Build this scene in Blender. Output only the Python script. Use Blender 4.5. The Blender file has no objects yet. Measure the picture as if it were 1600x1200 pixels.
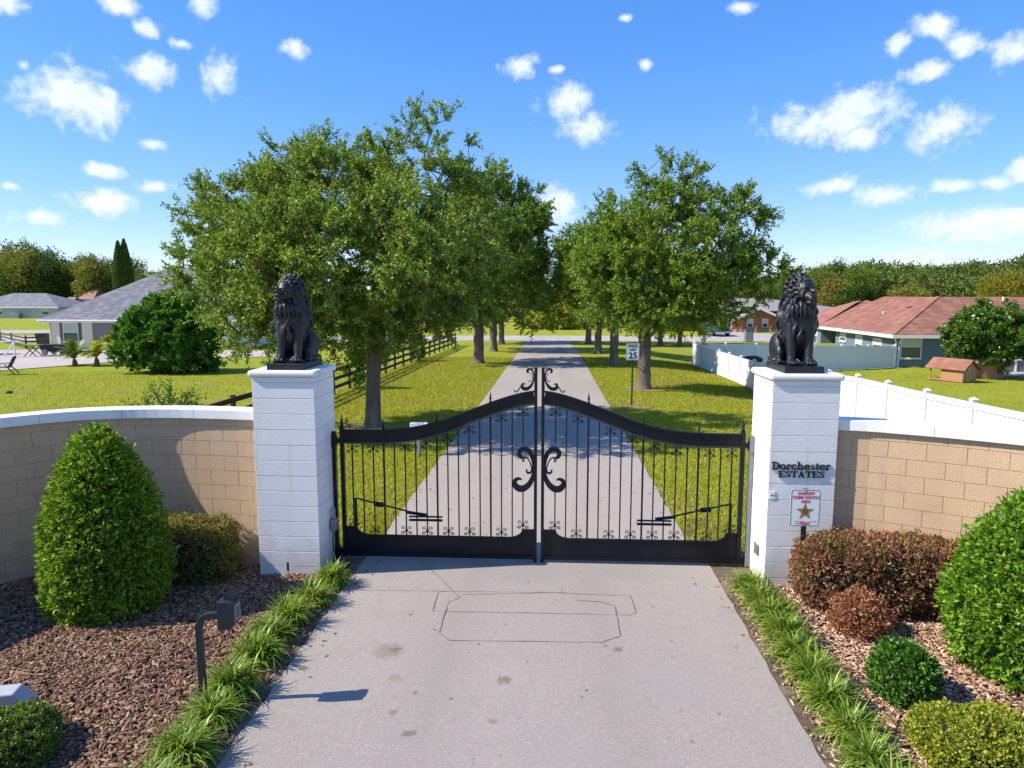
import bpy, math, random
import numpy as np
from mathutils import Vector, Matrix, Euler

sc = bpy.context.scene
C = sc.collection
PI = math.pi

# ------------------------------------------------------------------ camera
CAM_H = 3.7
FPX = 1100.0
PITCH = math.atan(140 / FPX)
YAW = math.radians(3.25)
cd = bpy.data.cameras.new('camera'); cam = bpy.data.objects.new('camera', cd); C.objects.link(cam)
cam.location = (0, 0, CAM_H)
cam.rotation_euler = (PI / 2 - PITCH, 0, YAW)
cd.sensor_fit = 'HORIZONTAL'; cd.sensor_width = 36.0; cd.lens = 36.0 * FPX / 1600.0
cd.clip_start = 0.1; cd.clip_end = 5000
sc.camera = cam
sc.render.resolution_x = 1024; sc.render.resolution_y = 768

# ------------------------------------------------------------------ sun, exposure
SUN_EL = math.radians(42); SUN_OFF = math.radians(11)      # the sun stands to the left, a little in front of the gate
sun_vec = Vector((-math.cos(SUN_OFF) * math.cos(SUN_EL), -math.sin(SUN_OFF) * math.cos(SUN_EL), math.sin(SUN_EL)))
ld = bpy.data.lights.new('sun', 'SUN'); sun = bpy.data.objects.new('sun', ld); C.objects.link(sun)
ld.energy = 3.7; ld.angle = math.radians(0.5); ld.color = (1.0, 0.925, 0.80)
sun.rotation_euler = sun_vec.to_track_quat('Z', 'Y').to_euler()
sun.location = (-20, -5, 30)
sc.view_settings.view_transform = 'Standard'; sc.view_settings.look = 'None'
sc.view_settings.gamma = 1; sc.view_settings.use_curve_mapping = False
sc.view_settings.exposure = 1.02

# ------------------------------------------------------------------ terrain function and the view rays used for surveying
_r = (math.cos(YAW), math.sin(YAW), 0.0)
_f = (-math.sin(YAW) * math.cos(PITCH), math.cos(YAW) * math.cos(PITCH), -math.sin(PITCH))
_u = (-math.sin(YAW) * math.sin(PITCH), math.cos(YAW) * math.sin(PITCH), math.cos(PITCH))
def ss(a, b, t):
    t = max(0.0, min(1.0, (t - a) / (b - a))); return t * t * (3 - 2 * t)
def terr(x, y):
    s = min(max(0.0, y - 11), 60)
    z = -0.016 * s - 1.15 * ss(5, 17, x) * ss(11, 34, y) * (1 - ss(52, 68, y))
    if x < -8:
        z -= 0.35 * ss(8, 20, -x) * ss(12, 50, y) * (1 - ss(70, 95, y))
    return z
def ray(px, py):
    a = (px - 800) / FPX; b = (600 - py) / FPX
    return tuple(_r[i] * a + _u[i] * b + _f[i] for i in range(3))
def at_y(px, py, Y):
    d = ray(px, py); t = Y / d[1]; return Vector((d[0] * t, Y, CAM_H + d[2] * t))
def on_z(px, py, z=0.0):
    d = ray(px, py); t = (z - CAM_H) / d[2]; return Vector((d[0] * t, d[1] * t, z))

# ------------------------------------------------------------------ world: physical sky plus small fair weather clouds
SKY_TINT = (1.10, 1.18, 1.52, 1); SKY_SAT = 1.38
w = bpy.data.worlds.new('World'); sc.world = w; w.use_nodes = True
nt = w.node_tree; nt.nodes.clear()
N = nt.nodes.new; L = nt.links.new
out = N('ShaderNodeOutputWorld')
sky = N('ShaderNodeTexSky'); sky.sky_type = 'NISHITA'; sky.sun_disc = False
sky.sun_elevation = SUN_EL; sky.sun_rotation = math.atan2(sun_vec.x, sun_vec.y) % (2 * PI)
sky.altitude = 0; sky.air_density = 1.0; sky.dust_density = 0.1; sky.ozone_density = 2.2
gam = N('ShaderNodeGamma'); gam.inputs[1].default_value = 0.66; L(sky.outputs[0], gam.inputs[0])      # clear-day tonality: less glare at the horizon
tint = N('ShaderNodeMixRGB'); tint.blend_type = 'MULTIPLY'; tint.inputs[0].default_value = 1; tint.inputs[2].default_value = SKY_TINT; L(gam.outputs[0], tint.inputs[1])
hsv = N('ShaderNodeHueSaturation'); hsv.inputs['Saturation'].default_value = SKY_SAT; hsv.inputs['Value'].default_value = 1.0
L(tint.outputs[0], hsv.inputs['Color'])
bg = N('ShaderNodeBackground'); bg.inputs[1].default_value = 0.125
L(hsv.outputs[0], bg.inputs[0])
tc = N('ShaderNodeTexCoord'); sep = N('ShaderNodeSeparateXYZ'); L(tc.outputs['Generated'], sep.inputs[0])
def wm(op, a, b=None, c=None, clamp=False):
    n = N('ShaderNodeMath'); n.operation = op; n.use_clamp = clamp
    for i, v in enumerate((a, b, c)):
        if v is None: continue
        if isinstance(v, (int, float)): n.inputs[i].default_value = v
        else: L(v, n.inputs[i])
    return n.outputs[0]
az = wm('ARCTAN2', sep.outputs[0], sep.outputs[1]); el = wm('ARCSINE', sep.outputs[2])
comb = N('ShaderNodeCombineXYZ'); L(az, comb.inputs[0]); L(el, comb.inputs[1])
ae = comb.outputs[0]
clouds = [(108,150,68,44),(140,160,40,32),(170,145,16,12),(232,108,36,24),(343,122,27,32),(463,77,25,17),(230,46,20,13),(285,68,20,9),(318,10,20,18),
 (180,6,28,16),(165,315,42,20),(235,225,22,10),(165,267,30,12),(240,292,26,11),(70,340,32,13),(15,290,15,7),(12,5,22,14),(36,102,10,9),
 (810,103,28,19),(880,160,46,32),(918,200,44,26),(868,325,46,38),(1010,100,13,9),(975,28,14,7),(1305,190,98,34),(1345,170,50,32),(1345,212,40,22),
 (1470,200,44,32),(1400,68,24,18),(1462,40,34,17),(1508,68,23,21),(1450,110,32,15),(1584,80,34,18),(1295,292,34,17),(1390,305,56,18),(1490,292,38,11),
 (1560,287,28,13),(1560,345,110,26),(1530,365,44,16),(1430,412,46,22),(1560,415,90,16),(1600,270,22,20),(1500,427,46,9),(1160,12,22,10),(870,108,14,7)]
best = None
def cloud_node(a, e, wa, we):
    global best
    s = N('ShaderNodeVectorMath'); s.operation = 'SUBTRACT'; L(ae, s.inputs[0]); s.inputs[1].default_value = (a, e, 0)
    m = N('ShaderNodeVectorMath'); m.operation = 'MULTIPLY'; L(s.outputs[0], m.inputs[0]); m.inputs[1].default_value = (1 / wa, 1 / we, 0)
    l = N('ShaderNodeVectorMath'); l.operation = 'LENGTH'; L(m.outputs[0], l.inputs[0])
    best = l.outputs['Value'] if best is None else wm('MINIMUM', best, l.outputs['Value'])
for (px, py, hw, hh) in clouds:
    d = Vector(ray(px, py)).normalized()
    cloud_node(math.atan2(d.x, d.y), math.asin(d.z), hw / 1100 * 1.15, hh / 1100 * 1.15)
rc = random.Random(5)
for i in range(50):      # out-of-frame clouds, added denser than the seen ones to make shade less blue
    a = rc.choice([-1, 1]) * rc.uniform(0.8, 3.0); e = rc.uniform(0.1, 1.25)
    cloud_node(a, e, rc.uniform(.05, .14) / math.cos(e), rc.uniform(.04, .09))
def wnoise(scale, detail, rough, dist=0.0):
    n = N('ShaderNodeTexNoise'); n.inputs['Scale'].default_value = scale; n.inputs['Detail'].default_value = detail
    n.inputs['Roughness'].default_value = rough; n.inputs['Distortion'].default_value = dist; L(ae, n.inputs['Vector']); return n.outputs[0]
n1 = wnoise(22, 8, 0.62, 0.35); n2 = wnoise(85, 5, 0.6)
v = wm('SUBTRACT', 1.0, best)
v = wm('ADD', v, wm('MULTIPLY', wm('SUBTRACT', n1, 0.5), 2.0))
v = wm('ADD', v, wm('MULTIPLY', wm('SUBTRACT', n2, 0.5), 0.8))
dens = N('ShaderNodeMapRange'); dens.interpolation_type = 'SMOOTHSTEP'; L(v, dens.inputs[0])
dens.inputs[1].default_value = 0.05; dens.inputs[2].default_value = 0.85; dens.inputs[3].default_value = 0; dens.inputs[4].default_value = 0.97
cr = N('ShaderNodeMixRGB'); L(wm('MULTIPLY', wm('SUBTRACT', wnoise(40, 4, .5), .35), 1.6, clamp=True), cr.inputs[0])
cr.inputs[1].default_value = (0.58, 0.66, 0.80, 1); cr.inputs[2].default_value = (0.82, 0.84, 0.87, 1)
bgc = N('ShaderNodeBackground'); bgc.inputs[1].default_value = 0.74; L(cr.outputs[0], bgc.inputs[0])
mx = N('ShaderNodeMixShader'); L(dens.outputs[0], mx.inputs[0]); L(bg.outputs[0], mx.inputs[1]); L(bgc.outputs[0], mx.inputs[2])
L(mx.outputs[0], out.inputs[0])

# ------------------------------------------------------------------ materials
MATS = {}
def mat(name, col, rough=0.7, col2=None, nscale=4.0, ndetail=6, bump=0.0, bscale=40.0, metallic=0.0, spec=0.5,
        island=0.0, mottle=None, mscale=1.0, mlo=.45, mhi=.6, streak=None, grime=None):
    if name in MATS: return MATS[name]
    m = bpy.data.materials.new(name); m.use_nodes = True; t = m.node_tree
    b = t.nodes['Principled BSDF']; b.inputs['Roughness'].default_value = rough; b.inputs['Metallic'].default_value = metallic
    b.inputs['Specular IOR Level'].default_value = spec
    b.inputs['Base Color'].default_value = (*col, 1)
    tcn = t.nodes.new('ShaderNodeTexCoord'); vec = tcn.outputs['Object']
    if streak:
        mp = t.nodes.new('ShaderNodeMapping'); mp.inputs['Scale'].default_value = streak; t.links.new(vec, mp.inputs[0]); vec = mp.outputs[0]
    cur = None
    if col2:
        n = t.nodes.new('ShaderNodeTexNoise'); n.inputs['Scale'].default_value = nscale; n.inputs['Detail'].default_value = ndetail
        n.inputs['Roughness'].default_value = .62
        t.links.new(vec, n.inputs['Vector'])
        r = t.nodes.new('ShaderNodeMapRange'); r.inputs[1].default_value = .3; r.inputs[2].default_value = .7; t.links.new(n.outputs[0], r.inputs[0])
        mx = t.nodes.new('ShaderNodeMixRGB'); mx.inputs[1].default_value = (*col, 1); mx.inputs[2].default_value = (*col2, 1)
        t.links.new(r.outputs[0], mx.inputs[0]); cur = mx.outputs[0]
    if mottle:
        n = t.nodes.new('ShaderNodeTexNoise'); n.inputs['Scale'].default_value = mscale; n.inputs['Detail'].default_value = 5
        t.links.new(vec, n.inputs['Vector'])
        r = t.nodes.new('ShaderNodeMapRange'); r.inputs[1].default_value = mlo; r.inputs[2].default_value = mhi; t.links.new(n.outputs[0], r.inputs[0])
        mx = t.nodes.new('ShaderNodeMixRGB'); mx.inputs[1].default_value = (*col, 1); mx.inputs[2].default_value = (*mottle, 1)
        if cur: t.links.new(cur, mx.inputs[1])
        t.links.new(r.outputs[0], mx.inputs[0]); cur = mx.outputs[0]
    if island:
        g = t.nodes.new('ShaderNodeNewGeometry')
        h = t.nodes.new('ShaderNodeHueSaturation')
        r = t.nodes.new('ShaderNodeMapRange'); r.inputs[3].default_value = 1 - island; r.inputs[4].default_value = 1 + island
        t.links.new(g.outputs['Random Per Island'], r.inputs[0]); t.links.new(r.outputs[0], h.inputs['Value'])
        if cur: t.links.new(cur, h.inputs['Color'])
        else: h.inputs['Color'].default_value = (*col, 1)
        cur = h.outputs[0]
    if grime:      # splashed soil low on the wall and faint streaks under the cap
        n = t.nodes.new('ShaderNodeTexNoise'); n.inputs['Scale'].default_value = 5; n.inputs['Detail'].default_value = 7; t.links.new(tcn.outputs['Object'], n.inputs['Vector'])
        sp_ = t.nodes.new('ShaderNodeSeparateXYZ'); t.links.new(tcn.outputs['Object'], sp_.inputs[0])
        a1 = t.nodes.new('ShaderNodeMath'); a1.operation = 'MULTIPLY_ADD'; t.links.new(n.outputs[0], a1.inputs[0]); a1.inputs[1].default_value = -1.1; t.links.new(sp_.outputs[2], a1.inputs[2])
        r = t.nodes.new('ShaderNodeMapRange'); r.inputs[1].default_value = -.62; r.inputs[2].default_value = .05; r.inputs[3].default_value = .75; r.inputs[4].default_value = 0; t.links.new(a1.outputs[0], r.inputs[0])
        mp2 = t.nodes.new('ShaderNodeMapping'); mp2.inputs['Scale'].default_value = (9, 9, .7); t.links.new(tcn.outputs['Object'], mp2.inputs[0])
        n2_ = t.nodes.new('ShaderNodeTexNoise'); n2_.inputs['Scale'].default_value = 1; n2_.inputs['Detail'].default_value = 5; t.links.new(mp2.outputs[0], n2_.inputs['Vector'])
        r2 = t.nodes.new('ShaderNodeMapRange'); r2.inputs[1].default_value = .58; r2.inputs[2].default_value = .78; r2.inputs[4].default_value = .4; t.links.new(n2_.outputs[0], r2.inputs[0])
        mxx = t.nodes.new('ShaderNodeMath'); mxx.operation = 'MAXIMUM'; t.links.new(r.outputs[0], mxx.inputs[0]); t.links.new(r2.outputs[0], mxx.inputs[1])
        mx = t.nodes.new('ShaderNodeMixRGB'); mx.inputs[2].default_value = (*grime, 1); t.links.new(mxx.outputs[0], mx.inputs[0])
        if cur: t.links.new(cur, mx.inputs[1])
        else: mx.inputs[1].default_value = (*col, 1)
        cur = mx.outputs[0]
    if cur: t.links.new(cur, b.inputs['Base Color'])
    if bump:
        n = t.nodes.new('ShaderNodeTexNoise'); n.inputs['Scale'].default_value = bscale; n.inputs['Detail'].default_value = 6
        t.links.new(vec, n.inputs['Vector'])
        bp = t.nodes.new('ShaderNodeBump'); bp.inputs['Strength'].default_value = bump; bp.inputs['Distance'].default_value = 0.02
        t.links.new(n.outputs[0], bp.inputs['Height']); t.links.new(bp.outputs[0], b.inputs['Normal'])
    MATS[name] = m; return m

def leafmat(name, cols, rough=0.45, trans=0.3, tcol=None, spec=0.4, patch=0.0, pcol=None, pscale=1.2):
    """leaves: each leaf takes its own tone from the ramp of real leaf colours, thin enough to let light through"""
    if name in MATS: return MATS[name]
    m = bpy.data.materials.new(name); m.use_nodes = True; t = m.node_tree
    b = t.nodes['Principled BSDF']; b.inputs['Roughness'].default_value = rough; b.inputs['Specular IOR Level'].default_value = spec
    g = t.nodes.new('ShaderNodeNewGeometry'); r = t.nodes.new('ShaderNodeValToRGB')
    e = r.color_ramp.elements
    while len(e) < len(cols): e.new(0.5)
    for i, c in enumerate(cols):
        e[i].position = i / (len(cols) - 1); e[i].color = (*c, 1)
    t.links.new(g.outputs['Random Per Island'], r.inputs[0]); cur = r.outputs[0]
    if pcol:
        tcn = t.nodes.new('ShaderNodeTexCoord'); n = t.nodes.new('ShaderNodeTexNoise'); n.inputs['Scale'].default_value = pscale; n.inputs['Detail'].default_value = 3
        t.links.new(tcn.outputs['Object'], n.inputs['Vector'])
        mr = t.nodes.new('ShaderNodeMapRange'); mr.inputs[1].default_value = .42; mr.inputs[2].default_value = .62; mr.inputs[4].default_value = patch
        t.links.new(n.outputs[0], mr.inputs[0])
        mx = t.nodes.new('ShaderNodeMixRGB'); t.links.new(mr.outputs[0], mx.inputs[0]); t.links.new(cur, mx.inputs[1]); mx.inputs[2].default_value = (*pcol, 1)
        cur = mx.outputs[0]
    t.links.new(cur, b.inputs['Base Color'])
    tr = t.nodes.new('ShaderNodeBsdfTranslucent')
    gm = t.nodes.new('ShaderNodeMixRGB'); gm.blend_type = 'MULTIPLY'; gm.inputs[0].default_value = 1
    t.links.new(cur, gm.inputs[1]); gm.inputs[2].default_value = (1.6, 1.5, .7, 1); t.links.new(gm.outputs[0], tr.inputs[0])
    ms = t.nodes.new('ShaderNodeMixShader'); ms.inputs[0].default_value = trans
    t.links.new(b.outputs[0], ms.inputs[1]); t.links.new(tr.outputs[0], ms.inputs[2])
    t.links.new(ms.outputs[0], t.nodes['Material Output'].inputs[0])
    MATS[name] = m; return m

M = {}
M['white_block'] = mat('white_painted_block', (.80, .78, .755), .75, (.74, .725, .705), 2.2, 8, .25, 60, spec=.3, mottle=(.70, .685, .66), mscale=.9, mlo=.52, mhi=.75, grime=(.54, .49, .43))
M['white_cap'] = mat('white_cap_paint', (.8, .8, .79), .65, (.72, .72, .71), 3, 6, .12, 50, spec=.3, mottle=(.55, .55, .54), mscale=2.2, mlo=.6, mhi=.8)
M['joint'] = mat('mortar_joint', (.48, .49, .5), .9, bump=.2)
M['tan_block'] = mat('tan_painted_block', (.56, .395, .25), .85, (.52, .36, .225), 3, 8, .45, 90, spec=.25, island=.05, mottle=(.46, .33, .21), mscale=.8, mlo=.55, mhi=.8, grime=(.36, .26, .17))
M['tan_joint'] = mat('tan_mortar', (.38, .27, .17), .9, bump=.3)
M['black_metal'] = mat('black_powder_coat', (.004, .005, .008), .42, bump=.05, bscale=120, spec=.3, mottle=(.008, .008, .011), mscale=3)
M['lion'] = mat('black_cast_lion', (.006, .007, .010), .45, (.014, .015, .02), 6, 6, .3, 45, spec=.5, mottle=(.028, .029, .035), mscale=5, mlo=.58, mhi=.78)
M['grey_metal'] = mat('galvanised_grey', (.28, .30, .34), .5, (.2, .22, .25), 5, spec=.5, metallic=.4)
M['concrete'] = None
M['dirt'] = mat('bare_dirt', (.13, .09, .06), .95, (.06, .045, .035), 9, 8, .8, 60, mottle=(.2, .15, .1), mscale=3)
M['trunk'] = mat('oak_bark', (.19, .15, .12), .95, (.09, .07, .055), 9, 8, .9, 30, streak=(1, 1, .25), mottle=(.26, .22, .19), mscale=2.5, mlo=.55, mhi=.7)
M['twig'] = mat('twig_bark', (.12, .09, .065), .9, (.07, .055, .04), 10)
M['fence_black'] = mat('black_fence_board', (.018, .015, .013), .75, (.03, .024, .02), 10, 5, .2, 60, island=.25)
M['vinyl'] = mat('white_vinyl', (.70, .71, .73), .45, (.66, .67, .7), 1.5, 4)
M['white_trim'] = mat('white_trim', (.78, .78, .77), .5, (.7, .7, .7), 3)
M['glass'] = mat('window_glass', (.05, .07, .08), .08, spec=.9)
M['blind'] = mat('window_blind', (.55, .58, .58), .6, (.45, .5, .5), 6)

# ------------------------------------------------------------------ mesh helpers
class MB:
    """collects verts and faces of one mesh"""
    def __init__(s): s.v = []; s.f = []
    def add(s, vs, fs):
        o = len(s.v); s.v += [tuple(p) for p in vs]; s.f += [tuple(i + o for i in f) for f in fs]; return s
    def box(s, x0, x1, y0, y1, z0, z1, rz=0.0, c=None):
        p = [(x, y, z) for z in (z0, z1) for y in (y0, y1) for x in (x0, x1)]
        if rz:
            cx, cy = c if c else ((x0 + x1) / 2, (y0 + y1) / 2); a, b = math.cos(rz), math.sin(rz)
            p = [(cx + (x - cx) * a - (y - cy) * b, cy + (x - cx) * b + (y - cy) * a, z) for x, y, z in p]
        return s.add(p, [(0, 2, 3, 1), (4, 5, 7, 6), (0, 1, 5, 4), (2, 6, 7, 3), (0, 4, 6, 2), (1, 3, 7, 5)])
    def beam(s, a, b, wx, wz, up=(0, 0, 1)):
        a, b = Vector(a), Vector(b); d = (b - a).normalized(); u = Vector(up)
        if abs(d.dot(u)) > .98: u = Vector((0, 1, 0))
        sd = d.cross(u).normalized(); u = sd.cross(d).normalized()
        p = [q + sd * i * wx / 2 + u * j * wz / 2 for q in (a, b) for i, j in ((-1, -1), (1, -1), (1, 1), (-1, 1))]
        return s.add(p, [(3, 2, 1, 0), (4, 5, 6, 7), (0, 1, 5, 4), (1, 2, 6, 5), (2, 3, 7, 6), (3, 0, 4, 7)])
    def tube(s, pts, r, n=8, caps=True):
        pts = [Vector(p) for p in pts]; k = len(pts)
        rr = r if hasattr(r, '__len__') else [r] * k
        ring = []; prev = None
        for i, p in enumerate(pts):
            d = (pts[min(i + 1, k - 1)] - pts[max(i - 1, 0)])
            if d.length < 1e-9: d = Vector((0, 0, 1))
            d.normalize()
            if prev is None:
                u = d.cross(Vector((0, 0, 1)))
                if u.length < .05: u = d.cross(Vector((0, 1, 0)))
            else:
                u = prev - d * prev.dot(d)
                if u.length < .01: u = d.cross(Vector((0, 1, 0)))
            u.normalize(); prev = u; vv = d.cross(u)
            ring.append([p + (u * math.cos(2 * PI * j / n) + vv * math.sin(2 * PI * j / n)) * rr[i] for j in range(n)])
        o = len(s.v); s.v += [tuple(q) for rg in ring for q in rg]
        for i in range(k - 1):
            for j in range(n):
                a = o + i * n + j; b = o + i * n + (j + 1) % n
                s.f.append((a, b, b + n, a + n))
        if caps:
            s.f.append(tuple(o + j for j in reversed(range(n)))); s.f.append(tuple(o + (k - 1) * n + j for j in range(n)))
        return s
    def lathe(s, prof, n=16, c=(0, 0, 0), caps=True):
        o = len(s.v)
        for r, z in prof:
            for j in range(n): s.v.append((c[0] + r * math.cos(2 * PI * j / n), c[1] + r * math.sin(2 * PI * j / n), c[2] + z))
        for i in range(len(prof) - 1):
            for j in range(n):
                a = o + i * n + j; b = o + i * n + (j + 1) % n; s.f.append((a, b, b + n, a + n))
        if caps:
            s.f.append(tuple(o + j for j in reversed(range(n)))); s.f.append(tuple(o + (len(prof) - 1) * n + j for j in range(n)))
        return s
    def ell(s, c, r, n=10, m=7):
        o = len(s.v)
        for i in range(m + 1):
            t = PI * i / m
            for j in range(n):
                a = 2 * PI * j / n
                s.v.append((c[0] + r[0] * math.sin(t) * math.cos(a), c[1] + r[1] * math.sin(t) * math.sin(a), c[2] + r[2] * math.cos(t)))
        for i in range(m):
            for j in range(n):
                a = o + i * n + j; b = o + i * n + (j + 1) % n; s.f.append((a, a + n, b + n, b))
        return s
    def extr(s, pts, y0, y1, quad=False):
        """outline in xz pushed along y; pts counter-clockwise seen from -y"""
        n = len(pts); o = len(s.v)
        s.v += [(x, y0, z) for x, z in pts] + [(x, y1, z) for x, z in pts]
        s.f.append(tuple(o + i for i in range(n))); s.f.append(tuple(o + n + i for i in reversed(range(n))))
        for i in range(n):
            j = (i + 1) % n; s.f.append((o + i, o + n + i, o + n + j, o + j))
        return s
    def band(s, c, wd, y0, y1, close=False):
        """stroke of varying width along a centreline in xz with thickness in y"""
        k = len(c); Lf = []; Rt = []
        ww = wd if hasattr(wd, '__len__') else [wd] * k
        for i in range(k):
            a = Vector(c[max(i - 1, 0)]); b = Vector(c[min(i + 1, k - 1)]); d = (b - a)
            if d.length < 1e-9: d = Vector((1, 0))
            d.normalize(); nn = Vector((-d.y, d.x)); p = Vector(c[i])
            Lf.append(p + nn * ww[i] / 2); Rt.append(p - nn * ww[i] / 2)
        o = len(s.v)
        for i in range(k):
            for q in (Lf[i], Rt[i]):
                s.v.append((q.x, y0, q.y)); s.v.append((q.x, y1, q.y))
        for i in range(k - 1):
            a = o + i * 4; b = a + 4
            s.f += [(a, a + 2, b + 2, b), (a + 1, b + 1, b + 3, a + 3), (a, b, b + 1, a + 1), (a + 2, a + 3, b + 3, b + 2)]
        s.f += [(o, o + 1, o + 3, o + 2), (o + (k - 1) * 4, o + (k - 1) * 4 + 2, o + (k - 1) * 4 + 3, o + (k - 1) * 4 + 1)]
        return s
    def mesh(s, name, m, smooth=False, off=None):
        me = bpy.data.meshes.new(name)
        v = s.v if off is None else [(a - off[0], b - off[1], c - off[2]) for a, b, c in s.v]
        me.from_pydata(v, [], s.f); me.materials.append(m)
        if smooth: me.polygons.foreach_set('use_smooth', [True] * len(me.polygons))
        me.update(); return me

def np_mesh(name, V, F, m, smooth=False, mats=None, midx=None):
    me = bpy.data.meshes.new(name); k = F.shape[1]
    me.vertices.add(len(V)); me.vertices.foreach_set('co', np.ascontiguousarray(V, dtype=np.float32).ravel())
    me.loops.add(F.size); me.loops.foreach_set('vertex_index', np.ascontiguousarray(F, dtype=np.int32).ravel())
    me.polygons.add(len(F)); me.polygons.foreach_set('loop_start', np.arange(0, F.size, k, dtype=np.int32))
    me.update(calc_edges=True)
    me.materials.append(m)
    if smooth: me.polygons.foreach_set('use_smooth', np.ones(len(F), dtype=bool))
    return me

def tag(o, label=None, cat=None, group=None, kind=None):
    if label: o['label'] = label
    if cat: o['category'] = cat
    if group: o['group'] = group
    if kind: o['kind'] = kind
    return o
def link(name, me, parent=None, loc=None):
    o = bpy.data.objects.new(name, me); C.objects.link(o)
    if parent is not None: o.parent = parent
    if loc is not None: o.location = loc
    return o
def obj(name, mb, m, parent=None, smooth=False, world=False, bevel=0, loc=None, label=None):
    """world=True: verts are world coordinates and the parent stands unrotated at its location"""
    off = None
    if world and parent is not None:
        off = Vector(parent.location)
        if parent.parent is not None: off = off + Vector(parent.parent.location)
    o = link(name, mb.mesh(name, m, smooth, off), parent, loc)
    if bevel:
        b = o.modifiers.new('bevel', 'BEVEL'); b.width = bevel; b.segments = 2; b.limit_method = 'ANGLE'; b.angle_limit = math.radians(40)
    if label: o['label'] = label
    return o
def thing(name, loc, label, cat, group=None, rz=0.0):
    o = bpy.data.objects.new(name, None); C.objects.link(o); o.location = loc; o.rotation_euler = (0, 0, rz); o.empty_display_size = .2
    return tag(o, label, cat, group)
KIDS = {}
def copy_tree(o, loc=None, label=None, rz=None, scale=None, group=None):
    def rec(a, p):
        c = a.copy(); C.objects.link(c)
        if p is not None: c.parent = p
        for ch in list(a.children): rec(ch, c)
        return c
    c = rec(o, None)
    if loc is not None: c.location = loc
    if rz is not None: c.rotation_euler = (0, 0, rz)
    if scale is not None: c.scale = scale if hasattr(scale, '__len__') else (scale,) * 3
    if label: c['label'] = label
    if group: c['group'] = group
    return c

# ================================================================== THE SETTING
def lin(a, b, n): return list(np.linspace(a, b, n))
YS = [-30, -15, -6] + lin(0, 11, 12) + lin(12, 60, 49) + lin(62, 100, 20) + [110, 125, 150, 190, 240, 300, 400, 600, 900, 1500, 2600]
XS = [-1800, -900, -500, -300, -220, -160, -120, -95, -80, -70, -62] + lin(-56, 56, 113) + [62, 70, 80, 95, 120, 160, 220, 300, 500, 900, 1800]
def sheet(xs, ys, dz, zf=terr):
    mb = MB()
    for y in ys:
        for x in xs: mb.v.append((x, y, zf(x, y) + dz))
    n = len(xs)
    for j in range(len(ys) - 1):
        for i in range(n - 1):
            a = j * n + i; mb.f.append((a, a + 1, a + 1 + n, a + n))
    return mb

# lawn material: mown turf, greener and yellower patches, fine grain
def lawn_mat():
    m = bpy.data.materials.new('mown_lawn'); m.use_nodes = True; t = m.node_tree; b = t.nodes['Principled BSDF']
    b.inputs['Roughness'].default_value = .95; b.inputs['Specular IOR Level'].default_value = .1
    tcn = t.nodes.new('ShaderNodeTexCoord')
    def noise(s, d, rg=.6):
        n = t.nodes.new('ShaderNodeTexNoise'); n.inputs['Scale'].default_value = s; n.inputs['Detail'].default_value = d; n.inputs['Roughness'].default_value = rg
        t.links.new(tcn.outputs['Object'], n.inputs['Vector']); return n.outputs[0]
    def mr(v, a, b2):
        r = t.nodes.new('ShaderNodeMapRange'); r.inputs[1].default_value = a; r.inputs[2].default_value = b2; t.links.new(v, r.inputs[0]); return r.outputs[0]
    def mix(f, c1, c2):
        x = t.nodes.new('ShaderNodeMixRGB'); t.links.new(f, x.inputs[0])
        for i, c in ((1, c1), (2, c2)):
            if isinstance(c, tuple): x.inputs[i].default_value = (*c, 1)
            else: t.links.new(c, x.inputs[i])
        return x.outputs[0]
    c = mix(mr(noise(.12, 4), .38, .62), (0.286, 0.319, 0.022), (0.364, 0.354, 0.030))
    c = mix(mr(noise(.7, 6), .42, .66), c, (0.221, 0.277, 0.020))
    c = mix(mr(noise(.33, 7, .7), .52, .68), c, (.36, .28, .09))
    c = mix(mr(noise(14, 6, .75), .35, .7), c, (0.195, 0.236, 0.018))
    c = mix(mr(noise(70, 4, .7), .5, .75), c, (0.468, 0.437, 0.060))
    t.links.new(c, b.inputs['Base Color'])
    bp = t.nodes.new('ShaderNodeBump'); bp.inputs['Strength'].default_value = .9; bp.inputs['Distance'].default_value = .05
    t.links.new(noise(45, 6, .8), bp.inputs['Height']); t.links.new(bp.outputs[0], b.inputs['Normal'])
    return m
M['lawn'] = lawn_mat()
g = obj('ground', sheet(XS, YS, 0), M['lawn'], smooth=True); tag(g, 'mown yellow green grass ground reaching to the far woods', kind='structure')

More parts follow.
